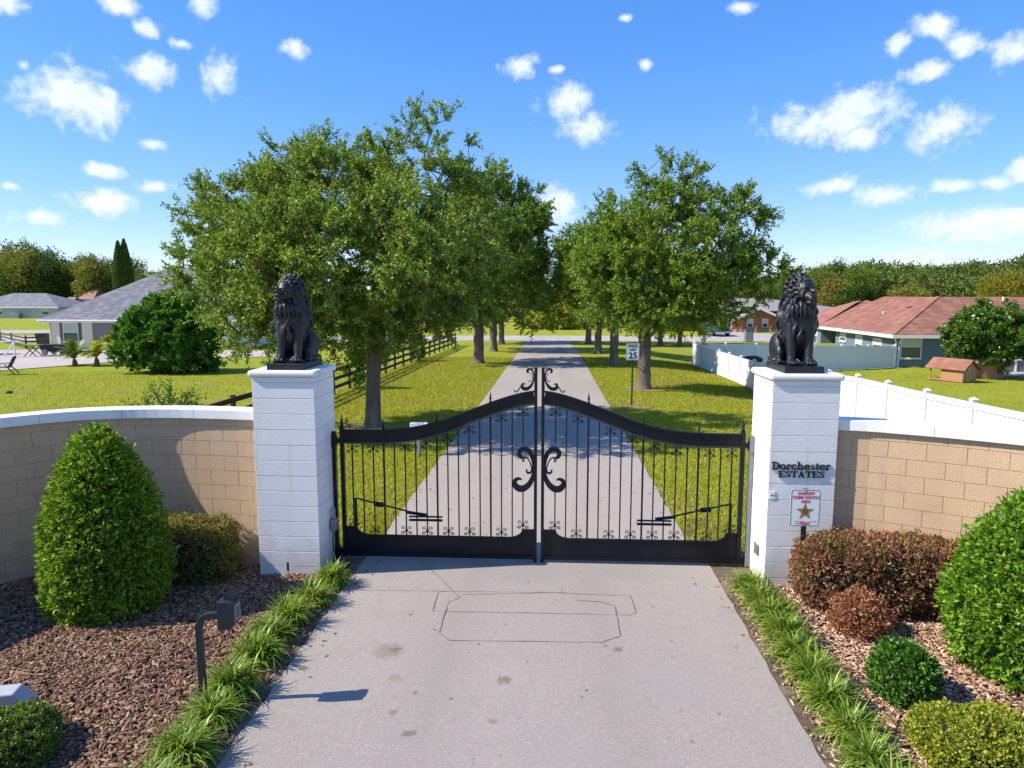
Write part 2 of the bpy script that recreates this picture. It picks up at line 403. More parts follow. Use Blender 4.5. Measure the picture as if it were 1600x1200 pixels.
def pave_mat(name, base, dark, light, grain=160, spots=()):
    m = bpy.data.materials.new(name); m.use_nodes = True; t = m.node_tree; b = t.nodes['Principled BSDF']
    b.inputs['Roughness'].default_value = .88; b.inputs['Specular IOR Level'].default_value = .25
    tcn = t.nodes.new('ShaderNodeTexCoord')
    def noise(s, d, rg=.6, stretch=None):
        n = t.nodes.new('ShaderNodeTexNoise'); n.inputs['Scale'].default_value = s; n.inputs['Detail'].default_value = d; n.inputs['Roughness'].default_value = rg
        v = tcn.outputs['Object']
        if stretch:
            mp = t.nodes.new('ShaderNodeMapping'); mp.inputs['Scale'].default_value = stretch; t.links.new(v, mp.inputs[0]); v = mp.outputs[0]
        t.links.new(v, n.inputs['Vector']); return n.outputs[0]
    def mr(v, a, b2):
        r = t.nodes.new('ShaderNodeMapRange'); r.inputs[1].default_value = a; r.inputs[2].default_value = b2; t.links.new(v, r.inputs[0]); return r.outputs[0]
    def mix(f, c1, c2):
        x = t.nodes.new('ShaderNodeMixRGB'); t.links.new(f, x.inputs[0])
        for i, c in ((1, c1), (2, c2)):
            if isinstance(c, tuple): x.inputs[i].default_value = (*c, 1)
            else: t.links.new(c, x.inputs[i])
        return x.outputs[0]
    c = mix(mr(noise(.5, 6, .6, (1, .35, 1)), .35, .65), base, tuple(v * .86 for v in base))
    c = mix(mr(noise(2.3, 6, .65), .5, .72), c, tuple(v * .88 for v in base))
    c = mix(mr(noise(grain * .45, 3, .7), .52, .66), c, light)
    c = mix(mr(noise(grain, 3, .7), .5, .68), c, dark)
    c = mix(mr(noise(9, 2, .5), .72, .78), c, tuple(v * .6 for v in base))
    SP = noise(17, 5, .7)
    sx_ = t.nodes.new('ShaderNodeSeparateXYZ'); t.links.new(tcn.outputs['Object'], sx_.inputs[0])      # faint polished wheel tracks
    def mth(op, a, b2):
        q_ = t.nodes.new('ShaderNodeMath'); q_.operation = op
        for i_, v_ in enumerate((a, b2)):
            if v_ is None: continue
            if isinstance(v_, (int, float)): q_.inputs[i_].default_value = v_
            else: t.links.new(v_, q_.inputs[i_])
        return q_.outputs[0]
    tr_ = mth('ABSOLUTE', mth('SUBTRACT', mth('ABSOLUTE', mth('ADD', sx_.outputs[0], .22), None), .82), None)
    c = mix(mth('MULTIPLY', mr(tr_, .42, .05), mth('MULTIPLY', noise(1.3, 5, .6, (1, .2, 1)), .55)), c, tuple(v * .74 for v in base))
    for (x, y, r_, col, amt) in spots:      # stains soaked into the surface, each where it lies
        ds = t.nodes.new('ShaderNodeVectorMath'); ds.operation = 'DISTANCE'; t.links.new(tcn.outputs['Object'], ds.inputs[0]); ds.inputs[1].default_value = (x, y, .022)
        nn = t.nodes.new('ShaderNodeMath'); nn.operation = 'MULTIPLY_ADD'; t.links.new(SP, nn.inputs[0]); nn.inputs[1].default_value = r_ * 2.6; t.links.new(ds.outputs['Value'], nn.inputs[2])
        mk = t.nodes.new('ShaderNodeMapRange'); mk.interpolation_type = 'SMOOTHSTEP'; t.links.new(nn.outputs[0], mk.inputs[0])
        mk.inputs[1].default_value = r_ * 2.45; mk.inputs[2].default_value = r_ * 1.75; mk.inputs[3].default_value = 0; mk.inputs[4].default_value = amt
        c = mix(mk.outputs[0], c, col)
    t.links.new(c, b.inputs['Base Color'])
    bp = t.nodes.new('ShaderNodeBump'); bp.inputs['Strength'].default_value = .5; bp.inputs['Distance'].default_value = .008
    t.links.new(noise(grain * .8, 4, .8), bp.inputs['Height']); t.links.new(bp.outputs[0], b.inputs['Normal'])
    return m
STAINS = [(-1.68, 6.83, .17, (.22, .18, .13), .75), (-1.6, 6.87, .07, (.15, .12, .08), .8), (-1.5, 6.31, .08, (.24, .20, .15), .7), (-.43, 6.33, .085, (.16, .13, .10), .8), (-1.38, 5.75, .05, (.18, .15, .12), .75),
          (-1.18, 5.47, .06, (.14, .12, .10), .8), (-1.61, 7.67, .025, (.08, .07, .06), .8), (.71, 6.99, .06, (.15, .13, .11), .8), (-.49, 5.68, .05, (.2, .17, .14), .7), (.3, 6.1, .02, (.1, .09, .08), .8),
          (-.9, 6.0, .02, (.1, .09, .08), .8), (1.3, 7.2, .018, (.1, .09, .08), .8), (1.5, 5.9, .022, (.12, .1, .09), .8), (-2.1, 5.9, .02, (.12, .1, .09), .8), (-1.25, 6.08, .03, (.15, .13, .11), .8),
          (-.4, 9.0, .5, (.25, .23, .22), .35), (1.0, 9.1, .4, (.25, .23, .22), .3), (.1, 5.2, .35, (.3, .27, .25), .3), (1.2, 6.4, .45, (.31, .285, .265), .3)]
M['drive'] = pave_mat('exposed_aggregate_concrete', (.335, .295, .262), (.20, .178, .16), (.45, .405, .365), spots=STAINS)
M['road'] = pave_mat('old_lane_paving', (.37, .32, .28), (.25, .22, .195), (.44, .395, .355), 110)
M['street'] = pave_mat('pale_street_concrete', (.42, .38, .34), (.32, .29, .26), (.48, .45, .41), 60)

# driveway in front of the gate (thick slab, slightly ragged edges) and lane beyond it
rg = random.Random(11)
def slab(xl, xr, ys, dz, name, m, jag=.012, thick=.05, nx=5):
    mb = MB(); rows = []
    for y in ys:
        a = xl(y) + rg.uniform(-jag, jag); b = xr(y) + rg.uniform(-jag, jag)
        xs = [a + (b - a) * i / nx for i in range(nx + 1)]
        rows.append([(x, y, terr(0, y) + dz) for x in xs])
    n = nx + 1
    for r in rows: mb.v += r
    for j in range(len(ys) - 1):
        for i in range(nx): a = j * n + i; mb.f.append((a, a + 1, a + 1 + n, a + n))
    o = len(mb.v)
    for r in rows: mb.v += [(r[0][0], r[0][1], r[0][2] - thick), (r[-1][0], r[-1][1], r[-1][2] - thick)]
    for j in range(len(ys) - 1):
        mb.f.append((j * n, (j + 1) * n, o + 2 * j + 2, o + 2 * j)); mb.f.append((j * n + nx, o + 2 * j + 1, o + 2 * j + 3, (j + 1) * n + nx))
    return mb
gy = 9.38
drv = obj('driveway', slab(lambda y: -2.60, lambda y: 2.17, lin(-6, 9.62, 90), .022, 'driveway', M['drive']), M['drive'])
tag(drv, 'pale speckled concrete driveway in front of the gate', kind='structure')
lane = obj('lane', slab(lambda y: -2.56, lambda y: 2.04 - .35 * ss(55, 70, y), lin(9.62, 11, 8) + lin(11.25, 71.0, 240), .020, 'lane', M['road'], .02), M['road'])
tag(lane, 'long straight grey lane running from the gate to the street', kind='structure')
st = MB()
for x0, x1 in ((-300, 300),):
    xs = [-300, -150, -80] + lin(-60, 60, 61) + [80, 150, 300]
    for x in xs:
        for y in (71.0, 73.2, 76.5, 79.8): st.v.append((x, y, terr(x, y) + .03))
    for i in range(len(xs) - 1):
        for j in range(3): a = i * 4 + j; st.f.append((a, a + 4, a + 5, a + 1))
o = obj('street', st, M['street']); tag(o, 'pale cross street at the far end of the lane', kind='structure')

# saw cut loops, joint and stains in the driveway
M['cut'] = mat('saw_cut_sealant', (.10, .09, .085), .8)
M['stain'] = mat('driveway_stain', (.20, .165, .12), .8, (.30, .26, .21), 18, 5)
M['stain2'] = mat('driveway_oil_spot', (.13, .115, .10), .7, (.24, .22, .2), 22, 5)
zc = .0275
def strip(pts, wd, name, m, wob=.006):
    P = []
    for i in range(len(pts) - 1):
        a, b = Vector(pts[i]), Vector(pts[i + 1]); k = max(2, int((b - a).length / .12))
        for j in range(k): P.append(a.lerp(b, j / k) + Vector((rg.uniform(-wob, wob), rg.uniform(-wob, wob))) * (j > 0))
    P.append(Vector(pts[-1])); mb = MB()
    for i, p in enumerate(P):
        d = (P[min(i + 1, len(P) - 1)] - P[max(i - 1, 0)]).normalized(); nn = Vector((-d.y, d.x)) * wd / 2 * rg.uniform(.5, 1.2)
        mb.v += [(p.x + nn.x, p.y + nn.y, zc), (p.x - nn.x, p.y - nn.y, zc)]
    for i in range(len(P) - 1): mb.f.append((2 * i, 2 * i + 1, 2 * i + 3, 2 * i + 2))
    return obj(name, mb, m, drv)
strip([(-1.92, 9.55), (-1.10, 8.15), (-1.22, 8.04), (-1.21, 7.25), (-1.07, 7.08), (.55, 7.13), (.77, 7.29), (.77, 8.04), (.60, 8.13), (.3, 8.17)], .008, 'saw_cut', M['cut'])
strip([(-1.31, 8.33), (-1.39, 8.28), (-1.37, 7.77), (.93, 7.80), (1.0, 7.86), (.99, 8.32), (0, 8.36), (-1.1, 8.24)], .007, 'saw_cut', M['cut'])
strip([(-2.58, 8.30), (-1.2, 8.33), (.2, 8.38)], .006, 'joint_line', M['cut'], .003)
# beds of bark mulch and bare dirt
def blob(pts, z, nseg=1):
    mb = MB(); mb.add([(x, y, z) for x, y in pts], [tuple(range(len(pts)))]); return mb
M['mulch'] = mat('mulch_base', (.085, .045, .03), .95, (.04, .022, .016), 30, 8, 1.0, 60)
bedL = obj('mulch_bed', blob([(-12, -2), (-2.75, -2), (-2.74, 8.7), (-4, 9.25), (-6, 9.25), (-8.5, 8.0)], .008), M['mulch']); tag(bedL, 'brown bark mulch bed left of the driveway', kind='structure')
bedR = obj('mulch_bed', blob([(2.33, -2), (12, -2), (9, 7.5), (5.5, 9.0), (3.4, 9.1), (2.34, 8.9)], .008), M['mulch']); tag(bedR, 'reddish bark mulch bed right of the driveway', kind='structure')
def ragged(cx0, cx1, cy0, cy1, z, seed):
    r = random.Random(seed); P = []
    for i in range(28):
        a = 2 * PI * i / 28; q = 1 + r.uniform(-.1, .1)
        P.append(((cx0 + cx1) / 2 + (cx1 - cx0) / 2 * math.copysign(abs(math.cos(a)) ** .6, math.cos(a)) * q, (cy0 + cy1) / 2 + (cy1 - cy0) / 2 * math.copysign(abs(math.sin(a)) ** .6, math.sin(a)) * q))
    return blob(P, z)
o = obj('dirt_patch', ragged(-3.05, -2.5, 8.6, 10.4, .013, 1), M['dirt']); tag(o, 'bare dark dirt at the foot of the left gate pillar', kind='structure')
o = obj('dirt_patch', ragged(2.1, 2.75, 8.7, 11.4, .013, 2), M['dirt']); tag(o, 'bare dirt at the foot of the right gate pillar', kind='structure')
o = obj('dirt_edge', blob([(-2.79, -2), (-2.58, -2), (-2.58, 8.7), (-2.76, 8.7)], .016), M['dirt']); tag(o, 'strip of soil along the left driveway edge', kind='structure')
o = obj('dirt_edge', blob([(2.14, -2), (2.36, -2), (2.38, 8.8), (2.14, 8.8)], .016), M['dirt']); tag(o, 'strip of soil along the right driveway edge', kind='structure')

for (x, y, rr0, lbl) in ((-5.18, 19.9, .75, 'bare soil round the foot of the nearest left oak'), (3.9, 30.0, .8, 'bare soil round the foot of the nearest right oak'), (2.95, 24.6, .5, 'bare soil round the foot of the speed limit sign'),
                         (3.68, 42.0, .7, 'bare soil round the foot of the second right oak'), (-4.48, 42.8, .7, 'bare soil round the foot of the second left oak'), (-6.5, 13.2, .7, 'worn bare patch in the left lawn near the gate')):
    mb = MB(); q_ = random.Random(int(x * 10)); k_n = 26; mb.v.append((x, y, terr(x, y) + .03))
    for i in range(k_n): a = 2 * PI * i / k_n; r1 = rr0 * q_.uniform(.75, 1.25); X_, Y_ = x + 1.25 * r1 * math.cos(a), y + r1 * math.sin(a); mb.v.append((X_, Y_, terr(X_, Y_) + .012))
    mb.f = [(0, 1 + i, 1 + (i + 1) % k_n) for i in range(k_n)]
    o = obj('dirt_patch', mb, mat('dry_soil', (.30, .22, .14), .95, (.2, .15, .09), 6, 8, .8, 60)); tag(o, lbl, kind='structure')
# bark chips lying on the beds
def chips(n, region, m, name, seed, lo, hi):
    r = np.random.default_rng(seed)
    x = r.uniform(region[0], region[1], n); y = r.uniform(region[2], region[3], n)
    keep = region[4](x, y); x = x[keep]; y = y[keep]; n = len(x)
    Ln = r.uniform(lo, hi, n) * (0.7 + 0.6 * r.random(n)); W = Ln * r.uniform(.16, .36, n); T = r.uniform(.004, .010, n)
    base = np.array([[-1, -.5, 0], [-.55, -1, 0], [.6, -1, 0], [1, .1, 0], [.5, 1, 0], [-.6, .9, 0]])
    top = base * np.array([.85, .8, 1]) + np.array([0, 0, 1.])
    P = np.concatenate([base, top])[None] * np.stack([Ln / 2, W / 2, T], 1)[:, None, :]
    P[:, :, 2] += (-np.abs(P[:, :, 0]) / (Ln[:, None] / 2)) ** 2 * 0 + r.uniform(-.004, .006, n)[:, None]
    rx = r.normal(0, .38, n); ry = r.normal(0, .28, n); rz = r.uniform(0, 2 * PI, n)
    cx, sx, cy, sy, cz, sz = np.cos(rx), np.sin(rx), np.cos(ry), np.sin(ry), np.cos(rz), np.sin(rz)
    X, Y, Z = P[:, :, 0], P[:, :, 1], P[:, :, 2]
    Y, Z = Y * cx[:, None] - Z * sx[:, None], Y * sx[:, None] + Z * cx[:, None]
    X, Z = X * cy[:, None] + Z * sy[:, None], -X * sy[:, None] + Z * cy[:, None]
    X, Y = X * cz[:, None] - Y * sz[:, None], X * sz[:, None] + Y * cz[:, None]
    hump = .018 + .02 * np.sin(x * 2.1 + 1) * np.sin(y * 1.7) + r.uniform(0, .018, n)
    V = np.stack([X + x[:, None], Y + y[:, None], Z + np.maximum(hump, .012)[:, None]], 2).reshape(-1, 3)
    F = [[6, 7, 8, 9], [6, 9, 10, 11]] + [[i, (i + 1) % 6, 6 + (i + 1) % 6, 6 + i] for i in range(6)]
    F = (np.array(F)[None] + (np.arange(n) * 12)[:, None, None]).reshape(-1, 4)
    return link(name, np_mesh(name, V, F, m))
M['chipL'] = leafmat('bark_chip', [(.065, .027, .015), (.13, .062, .034), (.215, .118, .068), (.29, .175, .105), (.40, .28, .19)], .8, 0.0, spec=.25)
M['chipR'] = leafmat('bark_chip_pale', [(0.127, 0.057, 0.034), (0.276, 0.144, 0.086), (0.402, 0.230, 0.144), (0.506, 0.345, 0.230), (0.644, 0.506, 0.368)], .8, 0.0, spec=.25)
def inL(x, y):   # behind the driveway line and in front of the curved wall
    return (x < -2.68) & (y < 9.05 - .17 * np.clip(-x - 5.2, 0, 9) ** 1.8) & (y > 3.5) & (y > -.55 * (x + 3) + 2.0)
def inR(x, y): return (x > 2.17 + .22 * np.abs(np.sin(x * 61 + y * 47))) & (y < 8.95 - .5 * np.clip(x - 3.6, 0, 9)) & (y > 3.5) & (y > .62 * (x - 2) + 2.6)
o = chips(52000, (-8.2, -2.68, 4.3, 9.1, inL), M['chipL'], 'bark_mulch', 3, .032, .080); tag(o, 'loose brown bark chips covering the left bed', kind='stuff')
o = chips(40000, (2.17, 7.6, 4.3, 9.0, inR), M['chipR'], 'bark_mulch', 4, .030, .08); tag(o, 'loose pale and red bark chips covering the right bed', kind='stuff')

# fallen oak leaves scattered over drive edges, beds and lawns
def litter(n, seed):
    r = np.random.default_rng(seed); x = r.uniform(-8.5, 9, n); y = r.uniform(4.4, 34, n)
    edge = (np.abs(np.abs(x + .2) - 2.4) < .35) | (y > 10) & (r.random(n) < .25) | (np.abs(x) > 2.6) & (y < 9) & (r.random(n) < .35) | (r.random(n) < .03)
    x, y = x[edge], y[edge]; n = len(x); z = np.array([terr(a, b) for a, b in zip(x, y)]) + .045
    z = np.where((x > -2.58) & (x < 2.15), z - .018, z); a = r.uniform(0, 2 * PI, n)
    return leaves(np.stack([x, y, z], 1), np.stack([np.cos(a), np.sin(a), r.normal(0, .12, n)], 1), .055, .026, M['dryleaf'], 'fallen_leaves', seed, up=4)
# grass blades on the lawns nearest the gate
def grass(regs, m, name, seed):
    r = np.random.default_rng(seed); xs = []; ys = []
    for (n, x0, x1, y0, y1) in regs:
        xs.append(r.uniform(x0, x1, n)); ys.append(y0 + (y1 - y0) * r.random(n) ** 1.3)
    x = np.concatenate(xs); y = np.concatenate(ys); n = len(x)
    z = np.array([terr(a, b) for a, b in zip(x, y)])
    h = r.uniform(.025, .075, n); a = r.uniform(0, 2 * PI, n); wd = h * .16 + y * .00025; ln = r.normal(0, .5, (n, 2)) * h[:, None]
    b0 = np.stack([x - wd * np.cos(a), y - wd * np.sin(a), z], 1); b1 = np.stack([x + wd * np.cos(a), y + wd * np.sin(a), z], 1)
    t = np.stack([x + ln[:, 0], y + ln[:, 1], z + h], 1)
    V = np.stack([b0, b1, t], 1).reshape(-1, 3)
    return link(name, np_mesh(name, V, np.arange(3 * n).reshape(-1, 3), m))
M['blade'] = leafmat('grass_blade', [(0.182, 0.236, 0.014), (0.273, 0.319, 0.020), (0.364, 0.378, 0.030), (0.494, 0.437, 0.060)], .6, .35, spec=.2, patch=.5, pcol=(.38, .29, .10), pscale=.45)
o = grass([(110000, -8.9, -2.6, 10, 48), (110000, 2.08, 9.3, 10, 48), (60000, -40, -9, 14, 39), (26000, 9.5, 30, 16, 52), (2600, 2.2, 2.7, 9.4, 11.5), (1500, -3.1, -2.6, 9.8, 11.5)], M['blade'], 'grass_blades', 8)
tag(o, 'short grass blades of the lawns beyond the gate', kind='stuff')

# ================================================================== GATE PILLARS
def pillar(x0, y0, label):
    W = .81; H = 2.74
    t = thing('gate_pillar', (x0 + W / 2, y0 + W / 2, 0), label, 'pillar', 'white block pillars either side of the gate')
    core = MB().box(-W / 2 + .007, W / 2 - .007, -W / 2 + .007, W / 2 - .007, -.05, H - .1); obj('core', core, M['joint'], t)
    hs = [.2032] * 13; z = -.06; k = 0
    while z < H - .12:
        z1 = min(z + .2032, H - .085)
        c = MB().box(-W / 2 + rg.uniform(0, .002), W / 2 + rg.uniform(0, .002), -W / 2 + rg.uniform(0, .002), W / 2, z + .003, z1 - .003)
        obj('block_course', c, M['white_block'], t, bevel=.004); z = z1
    cap = MB().box(-W / 2 - .038, W / 2 + .038, -W / 2 - .038, W / 2 + .038, H - .084, H)
    o = obj('cap', cap, M['white_cap'], t); b = o.modifiers.new('bevel', 'BEVEL'); b.width = .034; b.segments = 4
    return t
pl = pillar(-3.83, 8.72, 'white painted block pillar at the left end of the gate')
pr = pillar(2.70, 8.70, 'white painted block pillar carrying the estate name on its front')

# raised lettering on the right pillar, drawn as serif glyphs
def ring(mb, cx, cy, rx, ry, tv, th, a0=0, a1=360, n=20, y0=0, y1=1):
    c = []; wd = []
    for i in range(n + 1):
        a = math.radians(a0 + (a1 - a0) * i / n)
        c.append((cx + rx * math.cos(a), cy + ry * math.sin(a))); wd.append(th + (tv - th) * abs(math.cos(a)) ** 1.3)
    mb.band(c, wd, y0, y1)
def glyph(ch, y0, y1):
    mb = MB()
    def R(a, b, c_, d): mb.extr([(a, c_), (b, c_), (b, d), (a, d)], y0, y1)
    S = .19; h = .095
    if ch == 'D':
        R(.1, .1 + S, h, 1 - h); R(0, .36, 0, h); R(0, .36, 1 - h, 1); ring(mb, .36, .5, .38, .46, S, h, -90, 90, 18, y0, y1); w_ = .84
    elif ch == 'E':
        R(.1, .1 + S, h, 1 - h); R(0, .74, 0, h); R(0, .72, 1 - h, 1); R(.1 + S, .5, .47, .47 + h); R(.66, .74, h, .26); R(.64, .72, .76, 1 - h); R(.46, .53, .38, .63); w_ = .8
    elif ch == 'T':
        R(.3, .3 + S, h, 1 - h); R(.2, .57, 0, h); R(0, .77, 1 - h, 1); R(0, .08, .72, 1 - h); R(.69, .77, .72, 1 - h); w_ = .8
    elif ch == 'A':
        mb.extr([(.13, 0), (.21, 0), (.46, .95), (.38, 1)], y0, y1); mb.extr([(.58, 0), (.77, 0), (.48, 1), (.36, 1)], y0, y1)
        R(.26, .62, .3, .37); R(.03, .3, 0, h); R(.5, .88, 0, h); w_ = .9
    elif ch == 'S':
        mb.band([(.56, .78), (.5, .9), (.35, .96), (.18, .9), (.12, .76), (.2, .62), (.38, .5), (.54, .37), (.58, .23), (.5, .09), (.33, .04), (.16, .1), (.09, .24)],
                [.05, .06, .08, .11, .15, .17, .18, .17, .15, .11, .08, .06, .05], y0, y1); R(.54, .6, .72, .98); R(.06, .12, .03, .3); w_ = .68
    elif ch == 'o': ring(mb, .34, .35, .25, .32, .17, .09, 0, 360, 24, y0, y1); w_ = .7
    elif ch == 'c': ring(mb, .33, .35, .24, .32, .17, .09, 45, 320, 20, y0, y1); R(.44, .56, .44, .58); w_ = .62
    elif ch == 'e': ring(mb, .33, .35, .24, .32, .16, .09, 0, 325, 20, y0, y1); R(.12, .6, .34, .40); w_ = .65
    elif ch == 'r': R(.1, .24, h, .68); R(0, .36, 0, h); R(0, .12, .62, .68); R(.24, .3, .48, .6); R(.28, .48, .57, .69); R(.38, .5, .5, .6); w_ = .52
    elif ch == 'h':
        R(.1, .24, h, 1.04); R(0, .1, .97, 1.04); R(0, .34, 0, h); ring(mb, .37, .44, .18, .22, .13, .07, 0, 170, 12, y0, y1); R(.49, .62, h, .46); R(.4, .73, 0, h); w_ = .77
    elif ch == 's':
        mb.band([(.42, .54), (.36, .63), (.24, .66), (.13, .6), (.12, .49), (.24, .39), (.38, .29), (.43, .18), (.37, .08), (.24, .03), (.12, .08), (.07, .18)],
                [.04, .05, .06, .08, .11, .13, .13, .11, .08, .06, .05, .04], y0, y1); w_ = .52
    elif ch == 't': R(.12, .26, .1, .84); R(0, .42, .61, .68); mb.band([(.19, .14), (.24, .04), (.34, .03), (.42, .1)], [.13, .08, .06, .04], y0, y1); w_ = .44
    return mb, w_
M['letter'] = mat('black_letter', (.012, .012, .014), .45)
def word(txt, xc, width, z, capx, parent, depth=.018):
    gl = [glyph(c, -depth, 0) for c in txt]; tw = sum(g_[1] for g_ in gl); sx = width / tw; x = xc - width / 2
    for c, (mb, w_) in zip(txt, gl):
        mb.v = [(x + a * sx, b - .0015, z + q * capx) for a, b, q in mb.v]
        obj('letter', mb, M['letter'], parent); x += w_ * sx
word('Dorchester', -.02, .71, 1.548 - 0, .098, pr); 
for ch in [c for c in pr.children if c.name.startswith('letter')]: ch.location = (0, -.405, 0)
n0 = len(pr.children)
before = set(pr.children)
word('ESTATES', -.01, .56, 1.452, .078, pr)
for ch in pr.children:
    if ch not in before: ch.location = (0, -.405, 0)
# small square cover plate on the right pillar
o = obj('cover_plate', MB().box(-.385, -.315, -.412, -.4045, 1.17, 1.27), M['white_cap'], pr, bevel=.002)
obj('slot', MB().box(-.375, -.325, -.4150, -.4125, 1.215, 1.222), M['letter'], o)

# ================================================================== CURVED BLOCK WALLS
def catmull(P, n=12):
    out = []; P = [Vector(p) for p in P]; Q = [P[0] * 2 - P[1]] + P + [P[-1] * 2 - P[-2]]
    for i in range(1, len(Q) - 2):
        for j in range(n):
            t = j / n; a, b, c, d = Q[i - 1], Q[i], Q[i + 1], Q[i + 2]
            out.append(.5 * ((2 * b) + (c - a) * t + (2 * a - 5 * b + 4 * c - d) * t * t + (3 * b - a - 3 * c + d) * t ** 3))
    out.append(P[-1]); return out
def arclen(path):
    s = [0.0]
    for i in range(1, len(path)): s.append(s[-1] + (path[i] - path[i - 1]).length)
    return s
def along(path, s, d):
    d = max(0, min(s[-1] - 1e-6, d)); i = max(j for j in range(len(s)) if s[j] <= d); i = min(i, len(path) - 2)
    t = (d - s[i]) / (s[i + 1] - s[i]); p = path[i].lerp(path[i + 1], t); dr = (path[i + 1] - path[i]).normalized(); return p, dr
def curved_wall(pts, label, side):
    path = catmull(pts); s = arclen(path); tot = s[-1]
    t = thing('block_wall', (pts[0][0], pts[0][1], 0), label, 'wall')
    nrm = lambda d: Vector((-d.y, d.x)) * side      # away from the viewer
    def piece(name, a, b, z0, z1, f0, f1, m, k=3, bev=0):
        mb = MB()
        for i in range(k + 1):
            p, d = along(path, s, a + (b - a) * i / k); nn = nrm(d)
            q0 = p + nn * f0; q1 = p + nn * f1
            mb.v += [(q0.x, q0.y, z0), (q0.x, q0.y, z1), (q1.x, q1.y, z0), (q1.x, q1.y, z1)]
        for i in range(k):
            u = i * 4; v_ = u + 4
            mb.f += [(u, v_, v_ + 1, u + 1), (u + 2, u + 3, v_ + 3, v_ + 2), (u + 1, v_ + 1, v_ + 3, u + 3), (u, u + 2, v_ + 2, v_)]
        mb.f += [(0, 1, 3, 2), (k * 4, k * 4 + 2, k * 4 + 3, k * 4 + 1)]
        if side < 0: mb.f = [tuple(reversed(f)) for f in mb.f]
        return obj(name, mb, m, t, world=True, bevel=bev)
    piece('core', 0, tot, -.1, 2.03, .006, .194, M['tan_joint'], 60)
    zz = -.10; row = 0; hs = [.2032, .2032]
    while zz < 2.02:
        z1 = min(zz + .2032, 2.034); off = -.2032 if row % 2 else 0.0; a = off
        while a < tot - .02:
            b = min(a + .4064, tot); a0 = max(a, 0)
            if b - a0 > .03: piece('block', a0 + .003, b - .003, zz + .003, z1 - .003, rg.uniform(-.0012, .0012), .2, M['tan_block'], 2)
            a = b
        zz = z1; row += 1
    n = max(3, round(tot / 1.0)); 
    for i in range(n):
        piece('cap', tot * i / n + .0012, tot * (i + 1) / n - .0012, 2.036, 2.165, -.055 + rg.uniform(-.002, .002), .255, M['white_cap'], 6, .008)
    return t
curved_wall([(-3.83, 9.05), (-4.4, 9.12), (-5.1, 9.17), (-5.75, 9.10), (-6.4, 8.86), (-6.95, 8.32), (-7.4, 7.7), (-7.8, 6.9), (-8.1, 6.1)],
            'curved tan block wall with white cap left of the gate', -1)
curved_wall([(3.51, 8.82), (3.9, 8.72), (4.3, 8.54), (4.74, 8.32), (5.25, 8.0), (5.8, 7.6), (6.4, 7.0), (6.9, 6.3)],
            'curved tan block wall with white cap right of the gate', 1)

# ================================================================== GATE
GW = 2.715
prof = [(0, 1.85), (.35, 1.85), (.63, 1.856), (.95, 1.885), (1.23, 1.94), (1.5, 2.02), (1.75, 2.12), (2.0, 2.215), (2.2, 2.29), (2.39, 2.35), (2.55, 2.39), (2.69, 2.41)]
def top_z(u):
    for i in range(len(prof) - 1):
        if u <= prof[i + 1][0]:
            a = prof[max(i - 1, 0)]; b = prof[i]; c = prof[i + 1]; d = prof[min(i + 2, len(prof) - 1)]
            t = (u - b[0]) / (c[0] - b[0]); h_ = c[0] - b[0]
            m0 = (c[1] - a[1]) / max(c[0] - a[0], 1e-6) * h_; m1 = (d[1] - b[1]) / max(d[0] - b[0], 1e-6) * h_
            return (2 * t ** 3 - 3 * t * t + 1) * b[1] + (t ** 3 - 2 * t * t + t) * m0 + (-2 * t ** 3 + 3 * t * t) * c[1] + (t ** 3 - t * t) * m1
    return prof[-1][1]
def spiral(cx, cz, r0, r1, a0, turns, n=22):
    return [(cx + (r0 + (r1 - r0) * i / n) * math.cos(a0 + 2 * PI * turns * i / n), cz + (r0 + (r1 - r0) * i / n) * math.sin(a0 + 2 * PI * turns * i / n)) for i in range(n + 1)]
def smooth_line(P, W_, n=6):
    Q = catmull([Vector(p) for p in P], n); w_ = []
    for i in range(len(P) - 1):
        for j in range(n): w_.append(W_[i] + (W_[i + 1] - W_[i]) * j / n)
    w_.append(W_[-1]); return [(q.x, q.y) for q in Q], w_
